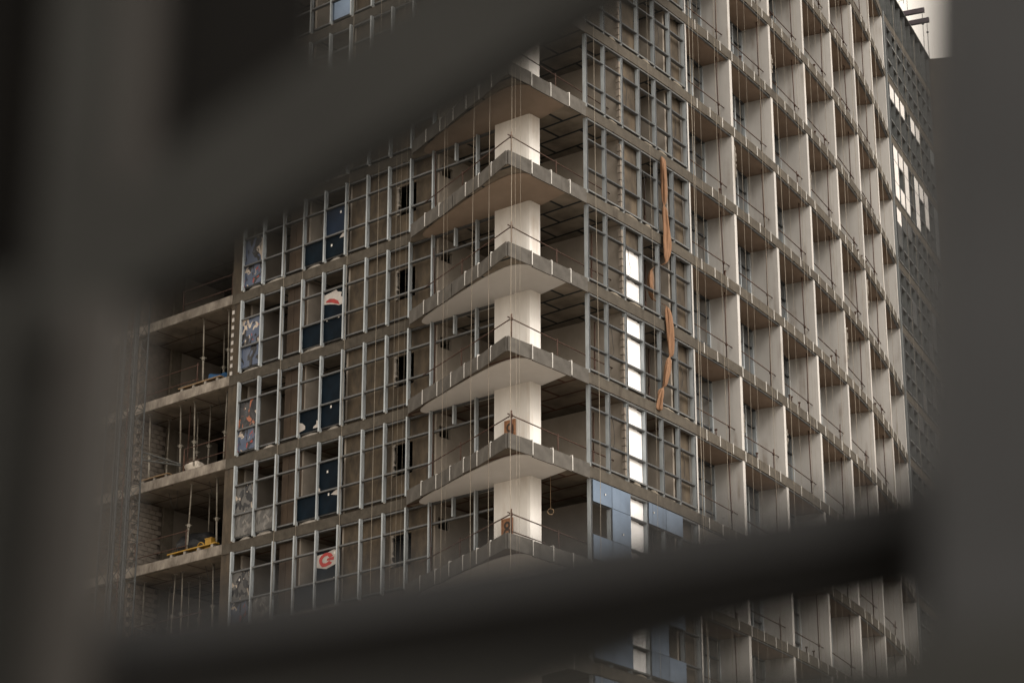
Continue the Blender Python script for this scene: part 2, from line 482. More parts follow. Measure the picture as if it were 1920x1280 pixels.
# corner column, one length per storey
COLP = [(-0.60, 77.40), (0.50, 76.50), (0.60, 76.46), (0.68, 76.50), (0.97, 76.86), (-0.20, 77.85)]
cmb = MB().prism([(p[0] - 0.2, p[1] - 77.1) for p in COLP], 0.0, H - T)
col_me = cmb.mesh('corner_column', 'column')
for n in range(1, TOP):
    link('corner_column', col_me, tower, (0.2, 77.1, zf(n)))

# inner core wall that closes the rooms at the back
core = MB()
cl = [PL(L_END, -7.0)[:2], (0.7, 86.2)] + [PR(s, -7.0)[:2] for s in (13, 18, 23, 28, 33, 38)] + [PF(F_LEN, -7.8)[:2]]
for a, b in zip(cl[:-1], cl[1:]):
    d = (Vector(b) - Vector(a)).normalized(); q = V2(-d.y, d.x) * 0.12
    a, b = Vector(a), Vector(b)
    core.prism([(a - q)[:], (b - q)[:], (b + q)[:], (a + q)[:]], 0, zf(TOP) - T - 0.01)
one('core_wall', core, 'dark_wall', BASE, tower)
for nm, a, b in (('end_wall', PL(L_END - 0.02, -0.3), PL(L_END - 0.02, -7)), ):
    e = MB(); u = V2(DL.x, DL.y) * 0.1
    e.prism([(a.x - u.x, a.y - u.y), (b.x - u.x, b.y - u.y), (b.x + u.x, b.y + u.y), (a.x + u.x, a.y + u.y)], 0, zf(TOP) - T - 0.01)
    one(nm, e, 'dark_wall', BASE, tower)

# balcony: plaster on the soffit, cement board edge panels and white brackets
def offset_in(p, d):                       # towards the middle of the balcony
    c0 = V2(0.1, 77.6)
    v = (c0 - Vector(p)).normalized()
    return Vector(p) + v * d
patch = [(-3.05, 79.85), (-3.25, 79.45), (-2.62, 78.22), (-1.85, 76.88), (-1.12, 75.66), (-0.56, 74.84), (-0.05, 74.28), (0.42, 74.17), (0.74, 74.32), (1.38, 75.12), (1.80, 75.74), (1.82, 75.80), (1.80, 75.86),
         (1.02, 76.86), (0.98, 76.90), (0.92, 76.95), (-0.1, 77.75), (-2.55, 79.72)]
# smooth the outline a little
def chaikin(poly, k=1):
    for _ in range(k):
        o = []
        for i, p in enumerate(poly):
            q = poly[(i + 1) % len(poly)]
            o += [(p[0] * .75 + q[0] * .25, p[1] * .75 + q[1] * .25), (p[0] * .25 + q[0] * .75, p[1] * .25 + q[1] * .75)]
        poly = o
    return poly
pm = MB().prism([(p[0] + 0.5, p[1] - 77.0) for p in chaikin(patch, 2)], -T - 0.03, -T - 0.005)
pm_w, pm_t = pm.mesh('soffit_plaster', 'white_soffit'), pm.mesh('soffit_plaster_tan', 'tan_soffit')
for n in range(6, 16):
    link('soffit_plaster', pm_w if n <= 11 else pm_t, slabs[n], (-0.5, 77.0, zf(n)))

bal_line = [Vector(p) for p in BAL]
right_ticks = [1.15, 2.20, 3.25]
edge_pts = [Vector(p) for p in BAL] + [PR(s).to_2d() for s in right_ticks] + [PR(4.25).to_2d()]
EH0, EH1 = -0.46, 0.05
bal_panels, bal_br = [], []
for i in range(len(edge_pts) - 1):
    a, b = edge_pts[i], edge_pts[i + 1]
    d = (b - a).normalized(); q = V2(d.y, -d.x)
    mid = (a + b) / 2
    if q.dot(mid - V2(0.2, 77.3)) < 0: q = -q
    gpa, gpb = (0.0 if edge_pts[i] == CORNER else 0.03), (0.0 if edge_pts[i + 1] == CORNER else 0.03)
    aa, bb = a + d * gpa, b - d * gpb
    m_ = MB()
    if i % 3 == 1: dz = 0.012
    elif i % 3 == 2: dz = -0.01
    else: dz = 0
    m_.quadbox([Vector((*(aa + q * .004), EH0 + dz)), Vector((*(bb + q * .004), EH0 + dz)), Vector((*(bb + q * .055), EH0 + dz)), Vector((*(aa + q * .055), EH0 + dz)),
                Vector((*(aa + q * .004), EH1 + dz)), Vector((*(bb + q * .004), EH1 + dz)), Vector((*(bb + q * .055), EH1 + dz)), Vector((*(aa + q * .055), EH1 + dz))])
    cc = Vector((mid.x, mid.y, 0)); centred(m_, cc)
    bal_panels.append((m_.mesh('edge_panel', 'edge_panel'), cc))
    if i > 0 and a != CORNER or i == len(BAL):
        m2 = MB()
        m2.box((a.x + q.x * .052, a.y + q.y * .052, (EH0 + EH1) / 2 + 0.02), (d.x * .015, d.y * .015, 0), (q.x * .016, q.y * .016, 0), (0, 0, 0.245))
        m2.box((a.x - q.x * .10, a.y - q.y * .10, EH1 + 0.03), (d.x * .024, d.y * .024, 0), (q.x * .16, q.y * .16, 0), (0, 0, 0.012))
        cc2 = Vector((a.x, a.y, 0)); centred(m2, cc2)
        bal_br.append((m2.mesh('edge_bracket', 'bracket'), cc2))
for n in range(6, 16):
    for me, cc in bal_panels:
        link('edge_panel', me, slabs[n], (cc.x, cc.y, zf(n) + random.uniform(-0.008, 0.008)))
    for me, cc in bal_br:
        if random.random() < 0.97:
            link('edge_bracket', me, slabs[n], (cc.x, cc.y, zf(n) + random.uniform(-0.02, 0.02)))

# ------------------------------------------------------------------ curved right side: loggias
FINS = [14.87 + 3.9 * i for i in range(6)]
LOG0 = 11.25
DEPTH = 1.28
def strip_along(s0, s1, o0, o1, z0, z1, step=1.0):
    """a curved bar following the right facade"""
    mb = MB(); k = max(1, round((s1 - s0) / step))
    for i in range(k):
        a, b = s0 + (s1 - s0) * i / k, s0 + (s1 - s0) * (i + 1) / k
        mb.quadbox([PR(a, o0, z0), PR(b, o0, z0), PR(b, o1, z0), PR(a, o1, z0), PR(a, o0, z1), PR(b, o0, z1), PR(b, o1, z1), PR(a, o1, z1)])
    return mb
# brown soffit between fins, drip rail at the edge
c = PR(25)
sof = centred(strip_along(LOG0, S_END - 0.05, -DEPTH - 0.02, -0.16, -T - 0.022, -T - 0.004), c).mesh('loggia_soffit', 'brown_soffit')
drip = centred(strip_along(LOG0, S_END - 0.05, -0.12, -0.05, -T - 0.05, -T - 0.004), c).mesh('drip_rail', 'transom')
for n in range(6, TOP + 1):
    link('loggia_soffit', sof, slabs[n], (c.x, c.y, zf(n)))
    link('drip_rail', drip, slabs[n], (c.x, c.y, zf(n)))
wsof = centred(strip_along(LOG0, LOG0 + 3.5, -DEPTH - 0.02, -0.16, -T - 0.03, -T - 0.023), c).mesh('loggia_soffit_white', 'white_soffit')
link('loggia_soffit', wsof, slabs[9], (c.x, c.y, zf(9)))
# fin walls
def fin_mesh(s):
    p, t, nn = PR(s), TR(s), NR(s)
    mb = MB(); th = 0.10
    def P(o, k, z): return (p.x + nn.x * o + t.x * k - p.x, p.y + nn.y * o + t.y * k - p.y, z)
    mb.quadbox([P(-6.9, -th, 0), P(-0.03, -th, 0), P(-0.03, th, 0), P(-6.9, th, 0), P(-6.9, -th, H - T), P(-0.03, -th, H - T), P(-0.03, th, H - T), P(-6.9, th, H - T)])
    return mb.mesh('fin_wall', 'white_wall'), p
for s in FINS:
    me, p = fin_mesh(s)
    for n in range(1, TOP):
        link('fin_wall', me, tower, (p.x, p.y, zf(n)))
# end wall of the last bay, seen from the side: pale return panel of the far curtain wall
me, p = fin_mesh(S_END - 0.12)
for n in range(1, TOP):
    link('fin_wall', me, tower, (p.x, p.y, zf(n)))

# back windows of the loggias
def loggia_window(s0, s1):
    tot = s1 - s0
    pc = PR((s0 + s1) / 2, -DEPTH)
    t, nn = TR((s0 + s1) / 2), NR((s0 + s1) / 2)
    hw = tot / 2 - 0.10
    def P(k, o, z): return Vector((t.x * k + nn.x * o, t.y * k + nn.y * o, z))
    fr, hd = MB(), MB()
    for fr_, z0, z1 in ((fr, 0.02, 0.10), (hd, H - T - 0.10, H - T - 0.03)):
        fr_.quadbox([P(-hw, -.05, z0), P(hw, -.05, z0), P(hw, .06, z0), P(-hw, .06, z0), P(-hw, -.05, z1), P(hw, -.05, z1), P(hw, .06, z1), P(-hw, .06, z1)])
    subs = [('window_head', hd.mesh('window_head', 'gasket'), Vector())]
    ks = [-hw + 0.05 + (2 * hw - 0.1) * i / 4 for i in range(5)]
    for k in ks:
        m_ = MB(); m_.quadbox([P(-.035, -.05, 0.1), P(.035, -.05, 0.1), P(.035, .075, 0.1), P(-.035, .075, 0.1),
                               P(-.035, -.05, H - T - .1), P(.035, -.05, H - T - .1), P(.035, .075, H - T - .1), P(-.035, .075, H - T - .1)])
        subs.append(('window_mullion', m_.mesh('window_mullion', 'alu'), P(k, 0, 0)))
    for z in (1.0, 2.15):
        m_ = MB(); m_.quadbox([P(-hw + .09, -.03, z - .035), P(hw - .09, -.03, z - .035), P(hw - .09, .05, z - .035), P(-hw + .09, .05, z - .035),
                               P(-hw + .09, -.03, z + .035), P(hw - .09, -.03, z + .035), P(hw - .09, .05, z + .035), P(-hw + .09, .05, z + .035)])
        subs.append(('window_transom', m_.mesh('window_transom', 'gasket'), P(0, 0, 0)))
    panes = []
    for i in range(4):
        k0, k1 = ks[i] + .035, ks[i + 1] - .035
        m_ = MB(); m_.quadbox([P(k0, -.04, .1), P(k1, -.04, .1), P(k1, -.034, .1), P(k0, -.034, .1), P(k0, -.04, H - T - .1), P(k1, -.04, H - T - .1), P(k1, -.034, H - T - .1), P(k0, -.034, H - T - .1)])
        panes.append((m_.mesh('pane', 'window_pane'), P(0, 0, 0)))
    return fr.mesh('loggia_window', 'gasket'), pc, subs, panes
bays = [LOG0 - 0.1] + FINS + [S_END - 0.1]
cnt = 0
for b in range(len(bays) - 1):
    fr, pc, subs, panes = loggia_window(bays[b], bays[b + 1])
    for n in range(6, TOP):
        if b > 4: 
            o = link('loggia_window', fr, tower, (pc.x, pc.y, zf(n)))
            link('window_head', subs[0][1], o, (pc.x, pc.y, zf(n)))
            continue
        o = link('loggia_window', fr, tower, (pc.x, pc.y, zf(n)))
        if b <= 3:
            for nm, me, off in subs:
                if nm == 'window_mullion' and b > 2 and n > 16: continue
                link(nm, me, o, (pc.x + off.x, pc.y + off.y, zf(n)))
        for k, (me, off) in enumerate(panes):
            if (k + n * 3 + b) % 3 and b <= 3:
                link('pane', me, o, (pc.x, pc.y, zf(n)))

# white edge brackets along the curved slabs
tick = MB().box((0, 0, -0.18), (0.012, 0, 0), (0, 0.012, 0), (0, 0, 0.21)).mesh('edge_bracket_tick', 'bracket')
far_ticks = MB()
for n in range(7, TOP):
    k = 0
    s = 11.9
    while s < S_END - 0.4:
        p = PR(s, 0.012, zf(n)); t = TR(s)
        if s < 32:
            if n <= 17 and random.random() < 0.93:
                o = link('edge_bracket', tick, slabs[n], p + Vector((0, 0, random.uniform(-.03, .03))), math.atan2(t.y, t.x))
        else:
            far_ticks.box(p + Vector((0, 0, -.17)), (t.x * .016, t.y * .016, 0), (t.y * .012, -t.x * .012, 0), (0, 0, .21))
        s += 1.02; k += 1
tag(one('far_edge_brackets', far_ticks, 'bracket', BASE, tower), kind='stuff')

# ------------------------------------------------------------------ curtain wall frames
ZT = [0.16, 1.0, 2.12, H - T - 0.04]       # transom heights in a storey
def mull_mesh(h0, h1, depth=0.15, w=0.062, body='alu'):
    mb = MB()
    zc, hz = (h0 + h1) / 2, (h1 - h0) / 2
    mb.box((0, -depth / 2, zc), (w / 2, 0, 0), (0, depth / 2, 0), (0, 0, hz), 0)       # body, local +y is outward
    mb.box((0, 0.012, zc), (w * 0.34, 0, 0), (0, 0.011, 0), (0, 0, hz - .002), 1)      # gasket cap
    return mb.mesh('mullion', [body, 'gasket'])
MULL = mull_mesh(0.02, H - T - 0.006)
FOOT = MB().box((0, -0.03, 0.08), (0.022, 0, 0), (0, 0.045, 0), (0, 0, 0.085)).mesh('mullion_foot', 'bracket')
def transom_mesh(half, z=0.0):
    mb = MB()
    mb.box((0, -0.085, z), (half, 0, 0), (0, 0.06, 0), (0, 0, 0.028), 0)
    mb.box((0, -0.012, z), (half, 0, 0), (0, 0.0105, 0), (0, 0, 0.024), 1)
    return mb
TRANS = transom_mesh((1.1 - 0.085) / 2).mesh('transom', ['transom', 'gasket'])

# right facade: 7 mullions from s = 4.41
RS = [4.41 + 1.12 * i for i in range(7)]
def angR(s):
    t = TR(s); return math.atan2(t.y, t.x)           # local x along the facade, local -y outward
def place_frame_R(zrow):
    tr = MB()
    for z in (zrow,):
        for i in range(6):
            a, b = RS[i] + .0, RS[i + 1] - .0
            tr.quadbox([PR(a, -.15, z - .028), PR(b, -.15, z - .028), PR(b, -.03, z - .028), PR(a, -.03, z - .028), PR(a, -.15, z + .028), PR(b, -.15, z + .028), PR(b, -.03, z + .028), PR(a, -.03, z + .028)])
    pc = PR(7.7, 0, 0)
    return centred(tr, pc).mesh('curtain_frame', 'transom'), pc
FR_R, FR_RC = place_frame_R(ZT[0])
FR_RT, _ = place_frame_R(ZT[3])
for n in range(6, 16):
    fr = link('curtain_frame', FR_R, tower, (FR_RC.x, FR_RC.y, zf(n)))
    link('head_track', FR_RT, fr, (FR_RC.x, FR_RC.y, zf(n)))
    for i, s in enumerate(RS):
        p = PR(s, -0.045)
        link('mullion', MULL, fr, (p.x, p.y, zf(n)), angR(s) + math.pi)
        link('mullion_foot', FOOT, fr, (p.x, p.y, zf(n)), angR(s) + math.pi)
    for i in range(6):
        s = (RS[i] + RS[i + 1]) / 2
        for z in ZT[1:3]:
            p = PR(s, -0.05)
            link('transom', TRANS, fr, (p.x, p.y, zf(n) + z), angR(s) + math.pi)

# left facade: mullions every 1.1 m
LS = [-1.15 + 1.1 * i for i in range(10)]
angL = math.atan2(DL.y, DL.x) + math.pi
def left_tracks(z):
    tr = MB()
    if True:
        for i in range(9):
            a, b = LS[i], LS[i + 1]
            tr.quadbox([PL(a, -.15, z - .028), PL(b, -.15, z - .028), PL(b, -.03, z - .028), PL(a, -.03, z - .028), PL(a, -.15, z + .028), PL(b, -.15, z + .028), PL(b, -.03, z + .028), PL(a, -.03, z + .028)])
    return tr
def door_bar(z):
    a, b = -4.0, -1.15
    return MB().quadbox([PL(a, -.15, z - .03), PL(b, -.15, z - .03), PL(b, -.03, z - .03), PL(a, -.03, z - .03), PL(a, -.15, z + .03), PL(b, -.15, z + .03), PL(b, -.03, z + .03), PL(a, -.03, z + .03)])
cL = PL(4)
FR_L = [centred(left_tracks(z), cL).mesh('left_track', 'transom') for z in ZT]
DOOR = [centred(door_bar(z), cL).mesh('door_bar', 'transom') for z in (ZT[3] - .02, ZT[2] + .02)]
SHORT = mull_mesh(ZT[2] + .05, H - T - .06)
for n in range(7, 16):
    fr = link('curtain_frame', FR_L[0], tower, (cL.x, cL.y, zf(n)))
    link('head_track', FR_L[3], fr, (cL.x, cL.y, zf(n)))
    for me in DOOR: link('door_bar', me, fr, (cL.x, cL.y, zf(n)))
    if n in (14, 7):
        for k in (1, 2): link('transom_row', FR_L[k], fr, (cL.x, cL.y, zf(n)))
    for s in LS + [-3.27]:
        p = PL(s, -0.045)
        link('mullion', MULL, fr, (p.x, p.y, zf(n)), angL)
        if s > -1 and n > 7: link('mullion_foot', FOOT, fr, (p.x, p.y, zf(n)), angL)
    p = PL(-2.25, -0.045)
    link('mullion', SHORT, fr, (p.x, p.y, zf(n)), angL)
    if n in (14, 7): continue
    for i in range(9):
        for z in ZT[1:3]:
            p = PL((LS[i] + LS[i + 1]) / 2, -0.05)
            link('transom', TRANS, fr, (p.x, p.y, zf(n) + z), angL)

# ------------------------------------------------------------------ walls behind the frames
def wallL(s0, s1, o0, o1, z0, z1):
    return MB().quadbox([PL(s0, o0, z0), PL(s1, o0, z0), PL(s1, o1, z0), PL(s0, o1, z0), PL(s0, o0, z1), PL(s1, o0, z1), PL(s1, o1, z1), PL(s0, o1, z1)])
def wallR(s0, s1, o0, o1, z0, z1):
    return MB().quadbox([PR(s0, o0, z0), PR(s1, o0, z0), PR(s1, o1, z0), PR(s0, o1, z0), PR(s0, o0, z1), PR(s1, o0, z1), PR(s1, o1, z1), PR(s0, o1, z1)])
HC = H - T - 0.008
def shared(name, mb, mats, c, ns, parent=tower):
    me = centred(mb, c).mesh(name, mats)
    for n in ns:
        link(name, me, parent, (c.x, c.y, zf(n)))
    return me
ST = range(6, 17)
c = PL(1)
shared('infill_wall', wallL(1.02, 3.2, -.42, -.20, 0.0, HC), 'infill', c, ST)                     # two bays
shared('infill_wall', wallL(-1.12, -0.08, -.43, -.20, 0.0, HC), 'infill', c, ST)
holed = MB()
for s0, s1, z0, z1 in ((-.075, 1.015, 0, ZT[1] - .05), (-.075, 1.015, ZT[2] - .02, HC), (0.86, 1.015, ZT[1] - .05, ZT[2] - .02)):
    holed.quadbox([PL(s0, -.265, z0), PL(s1, -.265, z0), PL(s1, -.205, z0), PL(s0, -.205, z0), PL(s0, -.265, z1), PL(s1, -.265, z1), PL(s1, -.205, z1), PL(s0, -.205, z1)])
shared('infill_wall', holed, 'infill', c, ST)
# the ragged pale edge of the opening
rag = MB(); rnd = random.Random(3)
z = ZT[1]
while z < ZT[2] - 0.02:
    z1 = min(z + rnd.uniform(.06, .2), ZT[2]); w_ = rnd.uniform(.03, .13)
    rag.quadbox([PL(0.87 - w_, -.26, z), PL(0.88, -.26, z), PL(0.88, -.19, z), PL(0.87 - w_, -.19, z), PL(0.87 - w_, -.26, z1), PL(0.88, -.26, z1), PL(0.88, -.19, z1), PL(0.87 - w_, -.19, z1)]); z = z1
shared('ragged_jamb', rag, 'lump', c, ST)
# rooms: cross walls run inwards from the left facade
for nm, s, m_, o0, o1 in (('cross_wall', 8.82, 'plaster', -.5, -6.9), ('cross_wall', 5.50, 'plaster', -.25, -6.9), ('cross_wall', 3.28, 'plaster', -.25, -6.9)):
    shared(nm, wallL(s - .06, s + .06, o0, o1, 0, HC), m_, PL(s), ST)
# dividing wall of the balcony room with its vent opening
vent = MB()
for o0, o1, z0, z1 in ((-.2, -.35, 0, HC), (-.35, -.95, 0, 2.05), (-.35, -.95, 2.45, HC), (-.95, -6.9, 0, HC)):
    vent.quadbox([PL(-1.20, o0, z0), PL(-1.06, o0, z0), PL(-1.06, o1, z0), PL(-1.20, o1, z0), PL(-1.20, o0, z1), PL(-1.06, o0, z1), PL(-1.06, o1, z1), PL(-1.20, o1, z1)])
shared('cross_wall', vent, 'plaster', PL(-1.1), ST)
# brown boards in the middle bay
for k in range(3):
    s0 = LS[6] + 0.05; w3 = (1.1 - 0.10) / 3
    z0, z1 = (ZT[0], ZT[3])
    shared('sheathing_board', wallL(s0 + k * w3 + .006, s0 + (k + 1) * w3 - .006, -.24, -.215 - 0.006 * (k % 2), z0 + .03, z1 - .03), 'boards', PL(5.9), range(7, 14))
# pilaster beside the open bay
shared('pilaster', wallL(8.86, 9.42, -.55, -.03, 0, HC), 'infill', PL(9.1), range(1, 17))
# pale tooth marks where a wall should join
tm = MB().box((0, 0, 0), (DL.x * .06, DL.y * .06, 0), (NL.x * .012, NL.y * .012, 0), (0, 0, .075)).mesh('tooth', 'torn_white')
for k in range(9):
    p = PL(9.30, -.02, zf(11) + .12 + k * .31)
    link('tooth', tm, tower, p)

# open bay at the left end: brick end wall, concrete strip and plaster
END_S = 14.95
fw = MB().box((0, 0, 0), (DL.x * .05, DL.y * .05, 0), (NL.x * .155, NL.y * .155, 0), (0, 0, .085)).mesh('brick', 'brick')
for n in range(7, 14):
    bk = centred(wallL(END_S - .02, END_S + .1, -.25, -1.75, 0, HC), PL(END_S))
    w_ = link('brick_wall', bk.mesh('brick_wall', 'mortar'), tower, (PL(END_S).x, PL(END_S).y, zf(n)))
    if 8 <= n <= 10:
        for r_ in range(15):
            for q in range(5):
                o = -.42 - q * .325 - (.16 if r_ % 2 else 0)
                if o < -1.68: continue
                p = PL(END_S - .045 + random.uniform(-.008, .008), o, zf(n) + .11 + r_ * .19)
                link('brick', fw, w_, p)
shared('concrete_strip', wallL(END_S - .12, END_S + .1, -1.78, -2.3, 0, HC), 'concrete', PL(END_S), range(7, 14))
shared('plaster_panel', wallL(END_S - .06, END_S + .1, -2.32, -4.5, 0, HC), 'plaster', PL(END_S), range(7, 14))
shared('return_wall', wallL(9.45, 12.6, -4.6, -4.75, 0, HC), 'dark_wall', PL(11), range(7, 14))

shared('outer_wall', wallL(15.3, 20.3, -.62, -.45, 0, HC), 'infill', PL(17), range(6, 17))
# right facade rooms
shared('cross_wall', wallR(6.60, 6.76, -.22, -6.9, 0, HC), 'plaster', PR(6.7), ST)
shared('cross_wall', wallR(10.02, 10.14, -.35, -6.9, 0, HC), 'plaster', PR(10), ST)
shared('infill_wall', wallR(6.76, 7.74, -.44, -.22, 0, HC), 'infill', PR(7.2), ST)
shared('infill_wall', wallR(10.15, 11.12, -.50, -.30, 0, HC), 'infill', PR(10.6), ST)
shared('pipe_strip', wallR(10.30, 10.34, -.295, -.25, 0.05, HC - .05), 'bracket', PR(10.3), ST)
shared('side_wall', wallR(11.14, 11.30, -.05, -6.9, 0, HC), 'white_wall', PR(11.2), range(1, TOP))
# pale block stack showing at the end of the first cross wall
for n in range(8, 15):
    for k in range(9):
        mbk = MB().box((0, 0, 0), (TR(6.6).x * .05, TR(6.6).y * .05, 0), (NR(6.6).x * .07, NR(6.6).y * .07, 0), (0, 0, .125))
        if n == 8 and k == 0: BLK_ME = mbk.mesh('block', 'brick')
        p = PR(6.58, -.17, zf(n) + .32 + k * .28)
        link('block', BLK_ME, tower, p)

# ------------------------------------------------------------------ panels fixed in the frames
def panelR(name, s0, s1, z0, z1, m_, out=-0.03, th=.012, n=10):
    mb = wallR(s0, s1, out - th, out, z0, z1)
    p = PR((s0 + s1) / 2, 0, (z0 + z1) / 2)
    return link(name, centred(mb, p).mesh(name, m_), tower, p + Vector((0, 0, zf(n))))
def panelL(name, s0, s1, z0, z1, m_, out=-0.03, th=.012, n=10):
    mb = wallL(s0, s1, out - th, out, z0, z1)
    p = PL((s0 + s1) / 2, 0, (z0 + z1) / 2)
    return link(name, centred(mb, p).mesh(name, m_), tower, p + Vector((0, 0, zf(n))))
rows = [(ZT[0] + .03, ZT[1] - .03), (ZT[1] + .03, ZT[2] - .03), (ZT[2] + .03, ZT[3] - .03)]
for n in range(6, 12):
    for r_, (z0, z1) in enumerate(rows):
        if n == 11 and r_ == 2: continue
        # foil torn a little short of the top rail
        mb = MB(); k = 7
        s0, s1 = RS[2] + .05, RS[3] - .05 
        rnd = random.Random(n * 5 + r_)
        for i in range(k):
            a, b = s0 + (s1 - s0) * i / k, s0 + (s1 - s0) * (i + 1) / k
            top = z1 + .02 - .05 * rnd.random() - (0.03 if i > 4 else 0)
            mb.quadbox([PR(a, -.20, z0), PR(b, -.20, z0), PR(b, -.19 + .006 * rnd.random(), z0), PR(a, -.19, z0), PR(a, -.20, top), PR(b, -.20, top), PR(b, -.19, top), PR(a, -.19, top)])
        p = PR(7.2, 0, 0)
        link('foil_sheet', centred(mb, p).mesh('foil_sheet', 'foil'), tower, (p.x, p.y, zf(n)))
def glassR(bays_, r_, n, m_='blue_glass'):
    for i in bays_:
        panelR('glass_pane', RS[i] + .012, RS[i + 1] - .012, ZT[r_] + .008, ZT[r_ + 1] - .008, m_, 0.012, .02, n)
glassR((0, 1), 2, 8); glassR((1,), 1, 8); glassR((3, 4), 2, 8); glassR((0,), 0, 8); glassR((1,), 0, 8)
glassR((1, 3, 4), 2, 7); glassR((0, 1, 3), 1, 7); glassR((0, 1, 3, 4), 0, 7); glassR((0, 1, 3), 2, 6)
# stickers on the glass
stk = MB().box((0, 0, 0), (.022, 0, 0), (0, .004, 0), (0, 0, .03)).mesh('sticker', 'bracket')
for s, z, n in ((RS[0] + .72, ZT[2] + .38, 8), (RS[1] + .62, ZT[1] + .35, 8), (RS[3] + .3, ZT[2] + .45, 8)):
    link('sticker', stk, tower, PR(s, .028, zf(n) + z), angR(s))

# left facade: bays counted from the pilaster: 0 = film, 1 open, 2 boards, 3 and 4 = navy
def bay(i):
    k = 8 - i
    return LS[k], LS[k + 1]
def film(i, r_, n, mm):
    s0, s1 = bay(i)
    z0, z1 = ZT[r_] + .01, ZT[r_ + 1] - .01
    mb = MB(); nx, nz = 10, 10; rnd = Vector((n * 3.1 + r_, i * 2.7, 0))
    b0 = 0
    for a in range(nx + 1):
        for q in range(nz + 1):
            s = s0 + .02 + (s1 - s0 - .04) * a / nx; z = z0 + (z1 - z0) * q / nz
            e = 1 - abs(2 * a / nx - 1) ** 3
            o = .012 + .06 * e * mnoise.noise(Vector((s * 2.4, z * 2.1, 0)) + rnd)
            mb.v.append(tuple(PL(s, o, z)))
    for a in range(nx):
        for q in range(nz):
            k = a * (nz + 1) + q
            mb.f.append((k, k + 1, k + nz + 2, k + nz + 1)); mb.m.append(0)
    p = PL((s0 + s1) / 2, 0, 0)
    return link('crumpled_film', centred(mb, p).mesh('crumpled_film', FILMS[mm], True), tower, (p.x, p.y, zf(n)))
for i, r_, n, mm in ((0, 1, 12, 2), (0, 0, 12, 0), (0, 1, 11, 0), (0, 0, 11, 2), (0, 1, 10, 1), (0, 0, 10, 0), (0, 1, 9, 3), (0, 0, 9, 4), (1, 0, 9, 4), (0, 1, 8, 3), (0, 0, 8, 0), (1, 0, 8, 4)):
    film(i, r_, n, mm)
def navy(i, r_, n, m_='navy', lo=0.0, hi=1.0):
    s0, s1 = bay(i)
    z0, z1 = ZT[r_] + .008, ZT[r_ + 1] - .008
    return panelL('coated_pane', s0 + .012, s1 - .012, z0 + (z1 - z0) * lo, z0 + (z1 - z0) * hi, m_, 0.012, .02, n)
for i, r_, n, m_ in ((4, 1, 12, 'navy_light'), (4, 0, 12, 'navy'), (3, 0, 12, 'navy'), (4, 1, 11, 'navy'), (4, 0, 11, 'navy'), (3, 0, 11, 'navy'),
                     (4, 1, 10, 'navy'), (4, 0, 10, 'navy'), (3, 0, 10, 'navy'), (4, 1, 9, 'navy'), (4, 0, 9, 'navy'), (3, 0, 9, 'navy'), (4, 1, 8, 'navy'), (4, 0, 8, 'navy'), (3, 0, 8, 'navy')):
    navy(i, r_, n, m_)
navy(4, 0, 15, 'blue_glass')
def scrap(i, n, outline, m_, out=0.034):
    """torn piece of film; outline in fractions of the bay width (from its left end) and metres above the floor"""
    s0, s1 = bay(i)
    pts = [(s1 - .02 - (s1 - s0 - .04) * (u + .035 * mnoise.noise(Vector((u * 9, z * 9, n)))), z + .05 * mnoise.noise(Vector((z * 7, u * 8, n + 5)))) for u, z in outline]
    mb = MB(); k = len(pts)
    mb.v = [tuple(PL(s, out - .008, z)) for s, z in pts] + [tuple(PL(s, out, z)) for s, z in pts]
    mb.f = [tuple(reversed(range(k))), tuple(range(k, 2 * k))] + [(a, (a + 1) % k, k + (a + 1) % k, k + a) for a in range(k)]
    mb.m = [0] * len(mb.f)
    p = PL((s0 + s1) / 2, 0, 0)
    return link('torn_film', centred(mb, p).mesh('torn_film', m_), tower, (p.x, p.y, zf(n)))
scrap(4, 11, [(0.02, 1.62), (0.3, 1.58), (0.55, 1.50), (0.75, 1.42), (0.98, 1.45), (0.98, 1.68), (0.85, 1.78), (0.88, 1.92), (0.7, 1.98), (0.62, 2.1), (0.35, 2.04), (0.02, 2.0)], 'torn_white')
scrap(4, 11, [(0.12, 1.66), (0.4, 1.60), (0.62, 1.50), (0.80, 1.44), (0.72, 1.60), (0.52, 1.74), (0.30, 1.80), (0.14, 1.76)], 'red', 0.044)
scrap(4, 8, [(0.02, 1.55), (0.5, 1.42), (0.98, 1.55), (0.98, 2.02), (0.8, 2.08), (0.5, 2.0), (0.02, 1.98)], 'torn_white')
def ring(cx, cz, r0, r1, a0, a1, k=14, sx=.42):
    o = [(cx + sx * r1 * math.cos(a0 + (a1 - a0) * i / k), cz + r1 * math.sin(a0 + (a1 - a0) * i / k)) for i in range(k + 1)]
    return o + [(cx + sx * r0 * math.cos(a1 - (a1 - a0) * i / k), cz + r0 * math.sin(a1 - (a1 - a0) * i / k)) for i in range(k + 1)]
scrap(4, 8, ring(.47, 1.76, .13, .25, R(20), R(330), sx=1.35), 'red', 0.044)
scrap(4, 8, [(.52, 1.70), (.84, 1.70), (.84, 1.80), (.52, 1.80)], 'red', 0.046)
scrap(3, 10, [(.0, .20), (.10, .22), (.28, .30), (.30, .42), (.18, .52), (.0, .60)], 'torn_white')
scrap(3, 10, [(.68, .24), (.98, .22), (.98, .46), (.86, .52), (.84, .38), (.72, .32)], 'torn_white')
scrap(4, 12, [(.70, .82), (.98, .80), (.98, .98), (.85, .95)], 'torn_white')
scrap(4, 9, [(.62, .84), (.98, .74), (.98, .98), (.80, .92)], 'torn_white')
scrap(4, 9, [(.0, 1.02), (.1, 1.04), (.07, 1.16), (.0, 1.22)], 'torn_white')
